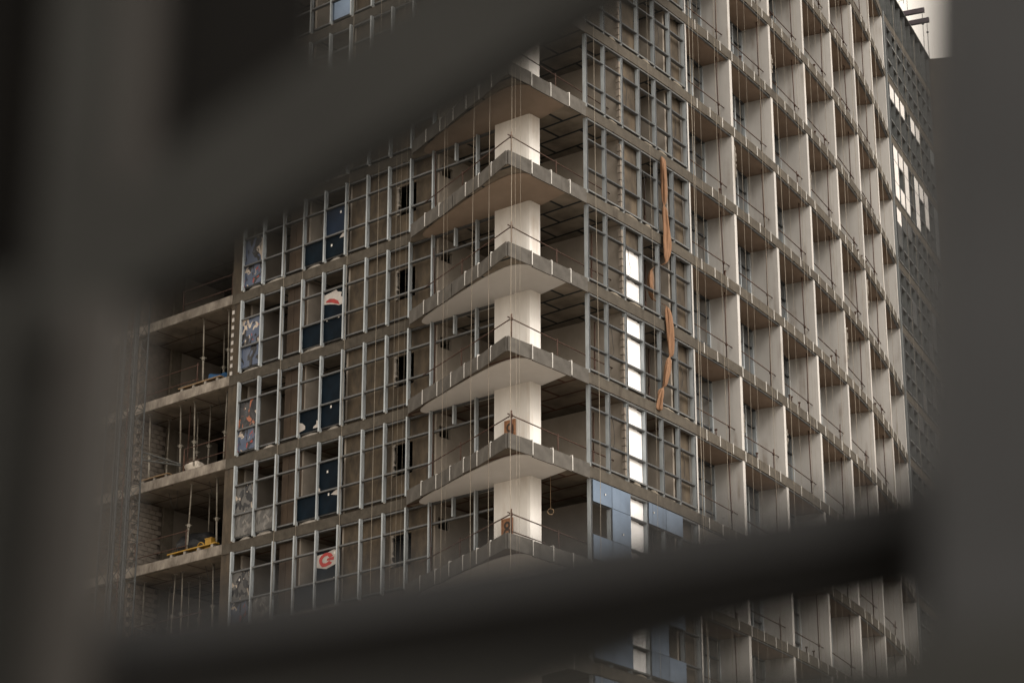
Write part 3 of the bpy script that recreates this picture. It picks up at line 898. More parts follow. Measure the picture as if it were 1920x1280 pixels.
lab = MB().box((0, 0, 0), (DL.x * .035, DL.y * .035, 0), (NL.x * .004, NL.y * .004, 0), (0, 0, .045)).mesh('white_label', 'bracket')
for i, u, z, n in ((4, .72, 1.85, 12), (4, .32, .62, 12), (3, .96, 1.0, 12), (4, .5, .86, 10), (4, .97, 2.1, 10), (4, .42, 1.72, 9), (4, .5, .86, 9), (4, .85, 1.02, 8), (4, .84, 1.95, 8), (0, .4, 1.8, 8), (4, .75, .98, 11), (4, .2, .98, 11)):
    s0, s1 = bay(i)
    link('white_label', lab, tower, PL(s1 - (s1 - s0) * u, .03, zf(n) + z))

# lumps of mortar left along the slab edge under the frames
def lump_mesh(seed, L=.85, Hh=.17):
    mb = MB(); nx, nr = 9, 6; rnd = Vector((seed * 4.1, 0, 0))
    for a in range(nx + 1):
        x = (a / nx - .5) * L
        env = max(0.0, 1 - (2 * a / nx - 1) ** 4)
        for q in range(nr + 1):
            t = math.pi * q / nr
            k = env * (1 + .55 * mnoise.noise(Vector((x * 6, t * 1.2, 0)) + rnd))
            mb.v.append((x, -.10 * math.cos(t), .01 + Hh * k * math.sin(t)))
    for a in range(nx):
        for q in range(nr):
            k = a * (nr + 1) + q
            mb.f.append((k, k + nr + 1, k + nr + 2, k + 1)); mb.m.append(0)
    return mb.mesh('mortar_lump', 'lump', True)
LUMPS = [lump_mesh(i, .55 + .12 * i, .13 + .02 * (i % 3)) for i in range(5)]
for n in range(8, 14):
    for i in range(5):
        if i == 2 or random.random() < .25: continue
        s0, s1 = bay(i)
        p = PL((s0 + s1) / 2 + random.uniform(-.08, .08), -.12, zf(n))
        link('mortar_lump', random.choice(LUMPS), slabs[n], p, angL)
LUMPS_DARK = []
for me in LUMPS:
    q = me.copy(); q.materials[0] = M['concrete']; LUMPS_DARK.append(q)
for n in range(7, 16):
    for i in range(1, 6):
        if random.random() < .5: continue
        s = RS[i] + .5 + random.uniform(-.1, .1)
        o = link('mortar_lump', LUMPS_DARK[(i + n) % 5], slabs[n], PR(s, -.10, zf(n)), angR(s))
        o.scale = (random.uniform(.5, .95), 1, random.uniform(.6, 1.1))

# ------------------------------------------------------------------ far curtain wall and parapet
FM = mull_mesh(0.02, H - T - 0.006, 0.24, 0.08, 'far_alu')
angF = math.atan2(FD.y, FD.x)
def far_row(z):
    return MB().quadbox([PF(.1, -.18, z - .04), PF(F_LEN, -.18, z - .04), PF(F_LEN, -.02, z - .04), PF(.1, -.02, z - .04), PF(.1, -.18, z + .04), PF(F_LEN, -.18, z + .04), PF(F_LEN, -.02, z + .04), PF(.1, -.02, z + .04)])
pF = PF(5)
FT = [centred(far_row(z), pF).mesh('far_row', 'transom') for z in ZT]
ret = MB()
ret.quadbox([PF(.02, -.45, 0), PF(.10, -.45, 0), PF(.10, .06, 0), PF(.02, .06, 0), PF(.02, -.45, H - .01), PF(.10, -.45, H - .01), PF(.10, .06, H - .01), PF(.02, .06, H - .01)])
ret_me = centred(ret, PF(0)).mesh('return_panel', 'grey_panel')
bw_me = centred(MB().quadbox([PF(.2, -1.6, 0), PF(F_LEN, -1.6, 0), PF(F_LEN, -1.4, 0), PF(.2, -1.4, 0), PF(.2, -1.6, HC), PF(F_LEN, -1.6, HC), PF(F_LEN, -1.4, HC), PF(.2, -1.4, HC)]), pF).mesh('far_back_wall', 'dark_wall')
for n in range(8, TOP):
    fr = link('curtain_frame', FT[0], tower, (pF.x, pF.y, zf(n)))
    for me in FT[1:]: link('transom_row', me, fr, (pF.x, pF.y, zf(n)))
    link('return_panel', ret_me, tower, (PF(0).x, PF(0).y, zf(n)))
    link('back_wall', bw_me, tower, (pF.x, pF.y, zf(n)))
    for i in range(10):
        p = PF(.55 + i * 1.02, 0)
        link('fin_mullion', FM, fr, (p.x, p.y, zf(n)), angF + math.pi)
def panelF(i, j, r_, n, m_, name='film_panel'):
    s0, s1 = .55 + i * 1.02 + .05, .55 + j * 1.02 - .05
    z0, z1 = ZT[r_] + .03, ZT[r_ + 1] - .03
    if r_ == 2: z1 = ZT[3] + .02
    mb = MB().quadbox([PF(s0, -.034, z0), PF(s1, -.034, z0), PF(s1, -.012, z0), PF(s0, -.012, z0), PF(s0, -.034, z1), PF(s1, -.034, z1), PF(s1, -.012, z1), PF(s0, -.012, z1)])
    p = PF((s0 + s1) / 2)
    link(name, centred(mb, p).mesh(name, m_), tower, (p.x, p.y, zf(n)))
W = 'white_film'
for k in range(3): panelF(k, k + 1, 2, 17, W)
for k in (4, 5): panelF(k, k + 1, 2, 17, W)
for k in range(3):
    panelF(k, k + 1, 2, 16, W); panelF(k, k + 1, 0, 16, W)
panelF(0, 1, 1, 16, W); panelF(2, 3, 1, 16, W)
for k in (4, 5, 6): panelF(k, k + 1, 2, 16, W)
panelF(4, 5, 1, 16, W); panelF(6, 7, 1, 16, W); panelF(4, 5, 0, 16, W)
panelF(0, 1, 2, 15, W)
for k in (8, 9): panelF(k, min(k + 1, 9.2), 2, 17, 'grey_panel')
for k in (8,): 
    for r_ in range(3): panelF(k, k + 1, r_, 16, 'grey_panel')
for i, r_, n in ((0, 1, 15), (1, 2, 15), (2, 2, 15), (2, 1, 14), (5, 0, 14), (6, 2, 14), (6, 1, 14), (3, 0, 13), (5, 1, 13), (7, 1, 15), (7, 2, 13), (5, 2, 12), (2, 2, 12)):
    panelF(i, i + 1, r_, n, 'window_pane', 'dull_panel')
# parapet
par = MB()
PH = 1.9
for s0, s1 in ((.02, F_LEN),):
    par.quadbox([PF(s0, -.50, 0), PF(s1, -.50, 0), PF(s1, -.34, 0), PF(s0, -.34, 0), PF(s0, -.50, PH), PF(s1, -.50, PH), PF(s1, -.34, PH), PF(s0, -.34, PH)])
par.quadbox([PF(.02, -.52, PH), PF(F_LEN, -.52, PH), PF(F_LEN, .10, PH), PF(.02, .10, PH), PF(.02, -.52, PH + .07), PF(F_LEN, -.52, PH + .07), PF(F_LEN, .10, PH + .07), PF(.02, .10, PH + .07)])
for i in range(38):
    a, b = .5 + i, min(.5 + i + 1, S_END)
    par.quadbox([PR(a, -.3, 0), PR(b, -.3, 0), PR(b, -.12, 0), PR(a, -.12, 0), PR(a, -.3, PH), PR(b, -.3, PH), PR(b, -.12, PH), PR(a, -.12, PH)])
po = one('parapet', par, 'parapet', BASE, tower)
po.location.z = zf(TOP)
WORLD[po.name] = BASE + Vector((0, 0, zf(TOP)))
PM = mull_mesh(0.02, PH - .02, 0.34, 0.08, 'far_alu')
for i in range(10):
    p = PF(.55 + i * 1.02, 0.02)
    link('parapet_fin', PM, po, (p.x, p.y, zf(TOP)), angF + math.pi)
# short wing that stands out beyond the inner corner
w0 = PF(F_LEN - .25, -.62)
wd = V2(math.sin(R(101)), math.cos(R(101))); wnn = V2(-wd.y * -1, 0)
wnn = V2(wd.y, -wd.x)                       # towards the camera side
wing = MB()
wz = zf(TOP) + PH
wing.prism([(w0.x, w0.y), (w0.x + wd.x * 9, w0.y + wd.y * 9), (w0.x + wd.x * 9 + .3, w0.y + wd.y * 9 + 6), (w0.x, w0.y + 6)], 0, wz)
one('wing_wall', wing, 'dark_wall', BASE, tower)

# ------------------------------------------------------------------ rails of rusty tube
def rail_thing(name, pieces, base, label, group):
    root = bpy.data.objects.new(name, None); col.objects.link(root)
    root.location = base; WORLD[root.name] = Vector(base)
    for nm, me, off in pieces:
        link(nm, me, root, Vector(base) + off)
    tag(root, label, 'railing', group)
    return root
# corner balconies: a post near the tip, rails to both sides
CLEV = {7: 'one floor below the number 8 board', 8: 'level with the number 8 board', 9: 'level with the number 9 board', 10: 'one floor above the number 9 board', 11: 'two floors above the number 9 board', 12: 'three floors above the number 9 board', 13: 'four floors above the number 9 board'}
def corner_rail(n, sag):
    z = 0.0
    tip = V2(-0.02, 74.25); base = Vector((tip.x, tip.y, zf(n)))
    hh = .98 + sag
    post = MB().tube((0, 0, 0), (0, 0, hh + .18), .024, 8)
    left_end = PL(-.95, .25); lv = Vector((left_end.x - tip.x, left_end.y - tip.y, hh - .10 + sag))
    r1 = MB().tube(Vector((0.03, -0.05, hh + .02)), lv, .021, 7)
    pr = PR(6.9, -.62); rv = Vector((pr.x - tip.x, pr.y - tip.y, hh - .06))
    r2 = MB().tube(Vector((-0.12, -0.06, hh + .05)), rv, .021, 7)
    mid = Vector((lv.x * .55, lv.y * .55, 0)); midr = Vector((rv.x * .42, rv.y * .42, 0))
    p2 = MB().tube((0, 0, 0), (0, 0, hh + .05), .02, 7); p3 = MB().tube((0, 0, 0), (0, 0, hh + .06), .02, 7)
    cl_ = MB().box((0, 0, hh), (.045, 0, 0), (0, .045, 0), (0, 0, .045))
    pcs = [('post', post.mesh('rail_post', 'rust', True), Vector()), ('rail', r1.mesh('rail', 'rust', True), Vector()), ('rail', r2.mesh('rail', 'rust', True), Vector()),
           ('post', p2.mesh('rail_post', 'rust', True), mid), ('post', p3.mesh('rail_post', 'rust', True), midr), ('clamp', cl_.mesh('clamp', 'rust'), Vector())]
    if n == 8:
        r3 = MB().tube(Vector((-.1, -.05, hh * .42)), Vector((rv.x * .3, rv.y * .3, hh * .40)), .02, 7)
        pcs.append(('rail', r3.mesh('rail', 'rust', True), Vector()))
    return rail_thing('guard_rail', pcs, base, 'rusty guard rail on the pointed corner balcony, ' + CLEV[n], 'guard rails of the corner balconies')
for n in range(7, 14):
    corner_rail(n, random.uniform(-.06, .05))
# loggia rails
bay_names = ['first', 'second', 'third', 'fourth', 'fifth', 'sixth']
LEVEL = {7: 'one floor below the number 8 board', 8: 'level with the number 8 board', 9: 'level with the number 9 board', 10: 'one floor above the number 9 board'}
for q_, w_ in zip(range(11, 19), ('two', 'three', 'four', 'five', 'six', 'seven', 'eight', 'nine')): LEVEL[q_] = w_ + ' floors above the number 9 board'
for b in range(6):
    s0, s1 = (LOG0 + .12 if b == 0 else FINS[b - 1] + .12), FINS[b] - .10
    sp = s1 - .42
    base0 = PR(sp, -.34)
    for n in range(7, 19):
        rnd = random.Random(n * 17 + b)
        dz = rnd.uniform(-.07, .07); lean = rnd.uniform(-.06, .06)
        base = Vector((base0.x, base0.y, zf(n)))
        a = PR(s0, -.34); e = PR(s1 - .02, -.30)
        full = rnd.random() < .85
        post = MB().tube((0, 0, 0), (lean, lean * .5, HC - .01 if full else 1.05), .022, 7)
        rail = MB().tube(Vector((a.x - base.x, a.y - base.y, .86 + dz + rnd.uniform(-.05, .05))), Vector((e.x - base.x, e.y - base.y, .80 + dz)), .021, 7)
        low = MB().tube(Vector((a.x - base.x, a.y - base.y, .10)), Vector((e.x - base.x, e.y - base.y, .09)), .016, 6)
        clp = MB().box((0, 0, .81 + dz), (.04, 0, 0), (0, .04, 0), (0, 0, .04))
        pcs = [('post', post.mesh('rail_post', 'rust', True), Vector()), ('rail', rail.mesh('rail', 'rust', True), Vector()), ('clamp', clp.mesh('clamp', 'rust'), Vector())]
        if rnd.random() < .3: pcs.append(('rail', low.mesh('rail', 'rust', True), Vector()))
        rail_thing('guard_rail', pcs, base, 'rusty rail, %s loggia past the window frames, %s' % (bay_names[b], LEVEL[n]), 'guard rails of the loggias')
# rusty uprights and a rail inside the framed rooms are scaffold tubes standing on the floor
def tube_prop(p, h, r, m_, name, label, cat, group, lean=(0, 0), collar=True):
    root = bpy.data.objects.new(name, None); col.objects.link(root); root.location = p; WORLD[root.name] = Vector(p)
    inner_ = MB().tube((lean[0] * .42, lean[1] * .42, h * .42), (lean[0], lean[1], h), r * .85, 8)
    outer_ = MB().tube((0, 0, 0), (lean[0] * .45, lean[1] * .45, h * .45), r * 1.12, 8)
    link('upper_tube', inner_.mesh('upper_tube', m_, True), root, p)
    link('lower_tube', outer_.mesh('lower_tube', m_, True), root, p)
    if collar:
        k = MB().tube((lean[0] * .43, lean[1] * .43, h * .41), (lean[0] * .45, lean[1] * .45, h * .455), r * 1.9, 8)
        k.tube((lean[0] * .44 - .13, lean[1] * .44, h * .44), (lean[0] * .44 + .13, lean[1] * .44, h * .44), .012, 6)
        link('collar', k.mesh('collar', m_), root, p)
        pl = MB().box((0, 0, .006), (.075, 0, 0), (0, .075, 0), (0, 0, .006)); pl.box((lean[0], lean[1], h - .006), (.075, 0, 0), (0, .075, 0), (0, 0, .006))
        link('end_plate', pl.mesh('end_plate', m_), root, p)
    tag(root, label, cat, group)
    return root
G = 'steel props under the slabs of the open bay'
flo = {8: 'in the open room below the yellow box', 9: 'in the open room with the yellow box', 10: 'in the open room with the white bag', 11: 'in the open room with the blue tarpaulin'}
PROPS = {10: [(14.11, .33), (14.12, 1.2), (12.36, .39), (11.58, .39), (12.47, 1.32), (11.57, 1.08), (9.81, .3)],
         11: [(11.19, .3), (11.41, 1.56), (9.75, .3)], 9: [(11.69, .32), (12.04, 1.7), (10.17, .46)],
         8: [(14.46, .68), (14.3, 1.8), (12.72, .61), (12.12, .61), (13.1, 1.87), (12.22, 1.57), (10.36, .61)]}
for n, L in PROPS.items():
    for k, (s, i_) in enumerate(L):
        p = PL(s, -i_, zf(n) + .001)
        tube_prop(p, HC - .006, .034, 'prop', 'steel_prop', 'pale steel prop between floor and ceiling ' + flo[n], 'prop', G + ' ' + str(['lowest', 'yellow box', 'white bag', 'blue tarpaulin'][n - 8]), (random.uniform(-.10, .10), random.uniform(-.05, .05)))
tube_prop(PL(12.22, -.59, zf(10) + .001), HC - .006, .026, 'rust', 'scaffold_tube', 'thin rusty upright tube among the pale props in the white bag room', 'tube', None, (.03, 0), False)
for n, s, o in ((9, 9.6, -1.2), (10, 9.55, -1.0), (11, 9.6, -1.1), (12, 9.5, -1.0), (8, 9.5, -1.0)):
    p = PR(s, o, zf(n) + .001)
    tube_prop(p, 2.6, .03, 'rust', 'scaffold_tube', 'rusty upright behind the orange cloth, ' + LEVEL[n], 'tube', 'rusty uprights behind the frames', (.04, .02), False)
for n, s, o in ((9, 5.9, -1.0), (10, 5.9, -.9), (11, 5.85, -.95)):
    p = PR(s, o, zf(n) + .001)
    tube_prop(p, 2.5, .03, 'rust', 'scaffold_tube', 'rusty upright at the corner end of the frames, ' + LEVEL[n], 'tube', 'rusty uprights near the corner', (.03, .02), False)
for n in (8, 9, 10, 11, 12):
    p = PL(-1.55, .35, zf(n) + .001)
    tube_prop(p, 2.6 if n != 11 else 2.2, .024, 'rust', 'scaffold_tube', 'rusty upright at the corner balcony, ' + LEVEL[n], 'tube', 'rusty uprights of the balconies', (random.uniform(-.06, .06), 0), False)
# rails of the open bay
for n in (8, 9, 10, 11, 12):
    s0, s1 = {8: (14.4, 10.6), 9: (14.6, 11.6), 10: (12.0, 9.6), 11: (14.5, 11.4), 12: (12.5, 9.6)}[n]
    base = PL(s1, -.18, zf(n))
    a = PL(s0, -.18); d = Vector((a.x - base.x, a.y - base.y, 0))
    post = MB().tube((0, 0, 0), (0, 0, 1.08), .022, 7)
    p2 = MB().tube((0, 0, 0), (0, 0, 1.0), .022, 7)
    up = MB().tube(Vector((0, 0, 1.0)) - d * .03, d + Vector((0, 0, 1.0)), .02, 7); lo_ = MB().tube(Vector((0, 0, .42)) - d * .03, d + Vector((0, 0, .42)), .02, 7)
    rail_thing('guard_rail', [('post', post.mesh('rail_post', 'rust', True), Vector()), ('post', p2.mesh('rail_post', 'rust', True), d * .97), ('rail', up.mesh('rail', 'rust', True), Vector()), ('rail', lo_.mesh('rail', 'rust', True), Vector())], base,
               'two rusty tube rails along the slab edge ' + {**flo, 12: 'in the open room above the blue tarpaulin'}[n], None)

# ------------------------------------------------------------------ floor number boards on the column
cd = V2(COLP[1][0] - COLP[0][0], COLP[1][1] - COLP[0][1]).normalized(); cn = V2(cd.y, -cd.x)
if cn.y > 0: cn = -cn
def stroke(pts, w):
    """flat ribbon in the board's plane"""
    o = []
    for i, (x, y) in enumerate(pts):
        a = pts[max(0, i - 1)]; b = pts[min(len(pts) - 1, i + 1)]
        dx, dy = b[0] - a[0], b[1] - a[1]; l = math.hypot(dx, dy) or 1
        o.append((x - dy / l * w / 2, y + dx / l * w / 2, x + dy / l * w / 2, y - dx / l * w / 2))
    return o
def number_board(n, digit, along, zc, tiltz):
    p2 = Vector(COLP[0]) + cd * along + cn * .03
    base = Vector((p2.x, p2.y, zf(n) + zc - .38))
    root = bpy.data.objects.new('floor_number_board', None); col.objects.link(root); root.location = base; WORLD[root.name] = base
    w_, h_ = .235, .38
    B = MB(); B.box((0, 0, h_), (cd.x * w_, cd.y * w_, 0), (cn.x * .012, cn.y * .012, 0), (0, 0, h_))
    link('board', B.mesh('board', 'sign'), root, base)
    fr = MB()
    for x_, z_, a_, b_ in ((-w_ + .02, h_, .022, h_), (w_ - .02, h_, .022, h_), (0, .022, w_ - .045, .02), (0, 2 * h_ - .022, w_ - .045, .02)):
        fr.box((cd.x * x_ + cn.x * .02, cd.y * x_ + cn.y * .02, z_), (cd.x * a_, cd.y * a_, 0), (cn.x * .012, cn.y * .012, 0), (0, 0, b_))
    link('frame', fr.mesh('frame', 'sign'), root, base)
    def circ(cx, cy, r_, a0, a1, k=18): return [(cx + r_ * math.cos(a0 + (a1 - a0) * i / k), cy + 1.05 * r_ * math.sin(a0 + (a1 - a0) * i / k)) for i in range(k + 1)]
    if digit == '8': strokes = [circ(0, .51, .095, 0, 2 * math.pi), circ(0, .245, .12, 0, 2 * math.pi)]
    else: strokes = [circ(0, .48, .12, 0, 2 * math.pi), [(.12, .48), (.125, .36), (.10, .22), (.04, .14), (-.05, .13), (-.11, .18)]]
    D = MB()
    for st in strokes:
        rb = stroke(st, .075)
        b0 = len(D.v)
        for x0, y0, x1, y1 in rb:
            for x_, y_ in ((x0, y0), (x1, y1)):
                D.v.append((cd.x * x_ + cn.x * .018, cd.y * x_ + cn.y * .018, y_ + .01))
        for i in range(len(rb) - 1):
            D.f.append((b0 + 2 * i, b0 + 2 * i + 1, b0 + 2 * i + 3, b0 + 2 * i + 2)); D.m.append(0)
    link('numeral', D.mesh('numeral', 'sign_ink'), root, base)
    tag(root, 'rusty brown board painted with the number %s on the white corner column' % digit, 'sign')
number_board(9, '9', .72, 1.30, 0)
number_board(8, '8', .60, 1.20, 0)

# ------------------------------------------------------------------ things lying in the open bay
def thing(name, base, parts, label, cat, group=None):
    root = bpy.data.objects.new(name, None); col.objects.link(root); root.location = base; WORLD[root.name] = Vector(base)
    for nm, mb, m_, *sm in parts:
        link(nm, mb.mesh(nm, m_, bool(sm)), root, base)
    return tag(root, label, cat, group)
def blob(rx, ry, rz, seed, amp=.3, nu=14, nv=8, flat=True):
    mb = MB()
    for j in range(nv + 1):
        ph = math.pi * j / nv
        for i in range(nu):
            th = 2 * math.pi * i / nu
            d = Vector((math.cos(th) * math.sin(ph), math.sin(th) * math.sin(ph), math.cos(ph)))
            k = 1 + amp * mnoise.noise(d * 1.8 + Vector((seed, seed * .7, 0))) + amp * .5 * mnoise.noise(d * 4 + Vector((seed, 0, 3)))
            z = d.z * rz * k + rz * .8
            mb.v.append((d.x * rx * k, d.y * ry * k, max(z, 0.0)))
    for j in range(nv):
        for i in range(nu):
            a, b = j * nu + i, j * nu + (i + 1) % nu
            mb.f.append((a, a + nu, b + nu, b)); mb.m.append(0)
    return mb
U, Vn = Vector((DL.x, DL.y, 0)), Vector((NL.x, NL.y, 0))
tag(one('blue_tarpaulin', blob(.55, .45, .42, 2.2, .4), 'blue_tarp', (0, 0, 0), None, True), 'crumpled blue tarpaulin heap on the slab of the open bay', 'tarpaulin').location = PL(10.9, -.95, zf(11) + .01)
tag(one('black_sheet', blob(.85, .5, .55, 5.1, .5), 'black_tarp', (0, 0, 0), None, True), 'heap of crumpled black plastic sheet beside the yellow box', 'plastic sheet').location = PL(11.55, -.9, zf(9) + .01)
tag(one('white_bag', blob(.42, .34, .30, 8.3, .45), 'bag', (0, 0, 0), None, True), 'big white woven bag lying on the slab edge of the open bay', 'bag').location = PL(11.75, -.62, zf(10) + .01)
bs = PL(10.55, -.5, zf(9) + .005)
yb = MB().box((0, 0, .27), U * .17, Vn * .14, (0, 0, .27)); ylid = MB().box((0, 0, .555), U * .19, Vn * .155, (0, 0, .018)); yh = MB().path([U * .07 + Vector((0, 0, .57)), U * .07 + Vector((0, 0, .63)), U * -.07 + Vector((0, 0, .63)), U * -.07 + Vector((0, 0, .57))], .012, 6)
thing('yellow_box', bs, [('body', yb, 'yellow'), ('lid', ylid, 'yellow'), ('handle', yh, 'rust')], 'yellow metal box standing at the slab edge of the open bay', 'box')
def reel(base):
    r1 = MB(); pts = []
    for k in range(40):
        t = k / 39 * 4 * math.pi
        pts.append(U * (.20 * math.cos(t)) + Vector((0, 0, .24 + .22 * math.sin(t))) + Vn * (.02 * k / 10))
    r1.path(pts, .022, 6)
    return tag(link('cable_coil', r1.mesh('cable_coil', 'yellow', True), None, base), 'coil of yellow cable leaning beside the yellow box', 'cable')
reel(PL(10.98, -.42, zf(9) + .02))
def planks(base, L, m_, label, blocks=4):
    pl_ = MB().box((0, 0, .20), U * (L / 2), Vn * .11, (0, 0, .022))
    parts = [('board', pl_, m_)]
    for k in range(blocks):
        x = (-.42 + .84 * k / (blocks - 1)) * L
        b_ = MB().box(U * x + Vector((0, 0, .09)), U * .06, Vn * .09, (0, 0, .088))
        parts.append(('block', b_, 'lump'))
    return thing('raised_plank', base, parts, label, 'plank')
planks(PL(11.15, -.16, zf(11) + .003), 2.4, 'plank', 'wooden plank raised on small blocks beside the blue tarpaulin')
planks(PL(11.15, -.16, zf(9) + .003), 2.7, 'yellow', 'yellow plank raised on small blocks in front of the black sheet')
planks(PL(13.55, -.20, zf(10) + .003), 1.6, 'plank', 'short wooden plank on blocks behind the hoist mast', 3)
bs = PL(12.35, -.75, zf(10) + .003)
thing('leaning_board', bs, [('sheet', MB().quadbox([U * -.26, U * .26, U * .26 + Vn * -.04, U * -.26 + Vn * -.04, U * -.26 + Vn * -.22 + Vector((0, 0, .95)), U * .26 + Vn * -.22 + Vector((0, 0, .95)), U * .26 + Vn * -.26 + Vector((0, 0, .95)), U * -.26 + Vn * -.26 + Vector((0, 0, .95))]), 'boards'),
                          ('batten', MB().box(U * .2 + Vn * .03 + Vector((0, 0, .5)), U * .02, Vn * .02, (0, 0, .5)), 'sign')], 'dark brown board standing upright beside the white bag', 'board')

# cables left hanging on the frames and under the ceilings
def cable(pts, label, group, r=.009):
    P_ = catmull([(Vector(q), r) for q in pts], 4)
    b0 = P_[0][0].copy()
    mb = MB().path([q - b0 for q, _ in P_], r, 5)
    return tag(link('loose_cable', mb.mesh('loose_cable', 'cable', True), None, b0), label, 'cable', group)
def catmull(P_, k=5):
    o = []
    for i in range(len(P_) - 1):
        p0, p1, p2, p3 = P_[max(i - 1, 0)], P_[i], P_[i + 1], P_[min(i + 2, len(P_) - 1)]
        for j in range(k):
            t = j / k
            f = lambda a, b, c_, d: 0.5 * ((2 * b) + (-a + c_) * t + (2 * a - 5 * b + 4 * c_ - d) * t * t + (-a + 3 * b - 3 * c_ + d) * t ** 3)
            o.append((f(p0[0], p1[0], p2[0], p3[0]), max(.02, f(p0[1], p1[1], p2[1], p3[1]))))
    return o + [P_[-1]]
rc = random.Random(11)
for n, i in ((8, 4), (9, 5), (9, 1), (10, 5), (10, 1), (11, 2), (12, 4), (12, 3), (13, 2), (13, 5), (14, 4)):
    s = RS[i] + .06
    cable([PR(s, -.02, zf(n) + ZT[2] + .03), PR(s + .05, .02, zf(n) + ZT[2] - .25), PR(s + .12 + rc.uniform(-.05, .1), .03, zf(n) + ZT[1] + .5), PR(s + rc.uniform(.02, .2), .02, zf(n) + ZT[1] + rc.uniform(0, .2)), PR(s + .02, .0, zf(n) + ZT[1] - .1)],
          'black cable looped on the right frames, ' + LEVEL[n], 'cables on the right frames')
for n, s in ((8, 12.8), (9, 13.2), (10, 10.6), (11, 12.6), (8, 10.9), (9, 10.9)):
    z = zf(n) + HC
    cable([PL(s, -.6, z - .01), PL(s - .1, -.7, z - .5), PL(s - .25, -.75, z - .62), PL(s - .4, -.7, z - .35), PL(s - .5, -.6, z - .02)], 'black cable sagging from the ceiling ' + flo[n], 'cables under the open bay ceilings')
for n in range(8, 13):
    for k in range(7):
        s, o = rc.uniform(9.8, 14.4), rc.uniform(.25, 2.6)
        ob = link('rubble', LUMPS[rc.randrange(5)], slabs[n], PL(s, -o, zf(n)), rc.uniform(0, 3))
        ob.scale = (rc.uniform(.35, .8), rc.uniform(.8, 1.6), rc.uniform(.5, 1.1))
# broken plaster along a few fin edges
for b, n in ((3, 12), (1, 10), (0, 13), (2, 14), (4, 13), (1, 15), (3, 9), (0, 10)):
    fs = FINS[b]; t_, n_ = TR(fs), NR(fs); p = PR(fs, -.03)
    mb = MB(); z = rc.uniform(.3, 1.2); ze = z + rc.uniform(.6, 1.4)
    while z < ze:
        z1 = z + rc.uniform(.05, .16); w_ = rc.uniform(.01, .05)
        mb.box(Vector((t_.x * .11 + n_.x * w_ * .5, t_.y * .11 + n_.y * w_ * .5, (z + z1) / 2)), (t_.x * .012, t_.y * .012, 0), (n_.x * w_, n_.y * w_, 0), (0, 0, (z1 - z) / 2)); z = z1
    link('broken_plaster', mb.mesh('broken_plaster', 'lump'), tower, (p.x, p.y, zf(n)))
# short stubs and bolts standing on the curved slab edges
stub = MB().tube((0, 0, -.05), (0, 0, .22), .025, 7).box((0, 0, .235), (.05, 0, 0), (0, .05, 0), (0, 0, .018)).mesh('edge_stub', 'rust')
for n in range(8, 18):
    for k in range(3):
        fs = rc.uniform(12, 33)
        link('edge_stub', stub, slabs[n], PR(fs, -.12, zf(n) + .05))

# ------------------------------------------------------------------ hoist masts
def mast(name, s, out, w_, h_, label, m1, m2, tie=None):
    base = PL(s, out, 0)
    root = bpy.data.objects.new(name, None); col.objects.link(root); root.location = base; WORLD[root.name] = base
    ux, vx = U * w_ / 2, Vn * w_ / 2
    cs = [ux + vx, -ux + vx, -ux - vx, ux - vx]
    for k, c_ in enumerate(cs):
        link('chord', MB().tube(c_, c_ + Vector((0, 0, h_)), .042 if k < 2 else .034, 8).mesh('chord', m1, True), root, base)
    br = MB(); z = 0; st = .75; k = 0
    while z + st <= h_:
        for f in range(4):
            a, b = cs[f], cs[(f + 1) % 4]
            if k % 2: a, b = b, a
            br.tube(a + Vector((0, 0, z)), b + Vector((0, 0, z + st)), .014, 5)
            br.tube(a + Vector((0, 0, z)), b + Vector((0, 0, z)), .017, 5)
        z += st; k += 1
    tag(link('lattice', br.mesh('lattice', m2), root, base), kind='stuff')
    link('base_plate', MB().box((0, 0, .03), U * w_, Vn * w_, (0, 0, .03)).mesh('base_plate', m1), root, base)
    for zt, ds in (tie or []):
        t_ = MB()
        a0, a1 = -ux - vx + Vector((0, 0, zt)), -ux - vx + Vector((0, 0, zt + .32))
        b0, b1 = U * -ds + Vn * -(out + .02) + Vector((0, 0, zt - .25)), U * -ds + Vn * -(out + .02) + Vector((0, 0, zt - .20))
        t_.tube(a0, b0, .032, 7); t_.tube(a1, b1, .032, 7)
        for q in range(6):
            f0, f1 = q / 6, (q + 1) / 6
            t_.tube(a0.lerp(b0, f0), a1.lerp(b1, f1), .018, 6)
        link('wall_tie', t_.mesh('wall_tie', m2), root, base)
    tag(root, label, 'mast', None)
    return root
mast('hoist_mast', 13.4, 1.25, .62, 40, 'dark steel lattice hoist mast standing close to the open bay', 'mast', 'mast_pale', [(zf(10) + .55, 1.5), (zf(8) + .3, 1.3)])
mast('hoist_mast', 14.45, 1.1, .62, 40, 'paler lattice mast behind the dark hoist mast', 'mast_pale', 'mast_pale')
ct = PL(13.0, 1.85, 0)
cbl = MB().tube((0, 0, 0), (0, 0, 40), .018, 6)
tag(link('guide_cable', cbl.mesh('guide_cable', 'rust', True), None, ct), 'thin rusty guide cable running up beside the dark hoist mast', 'cable')

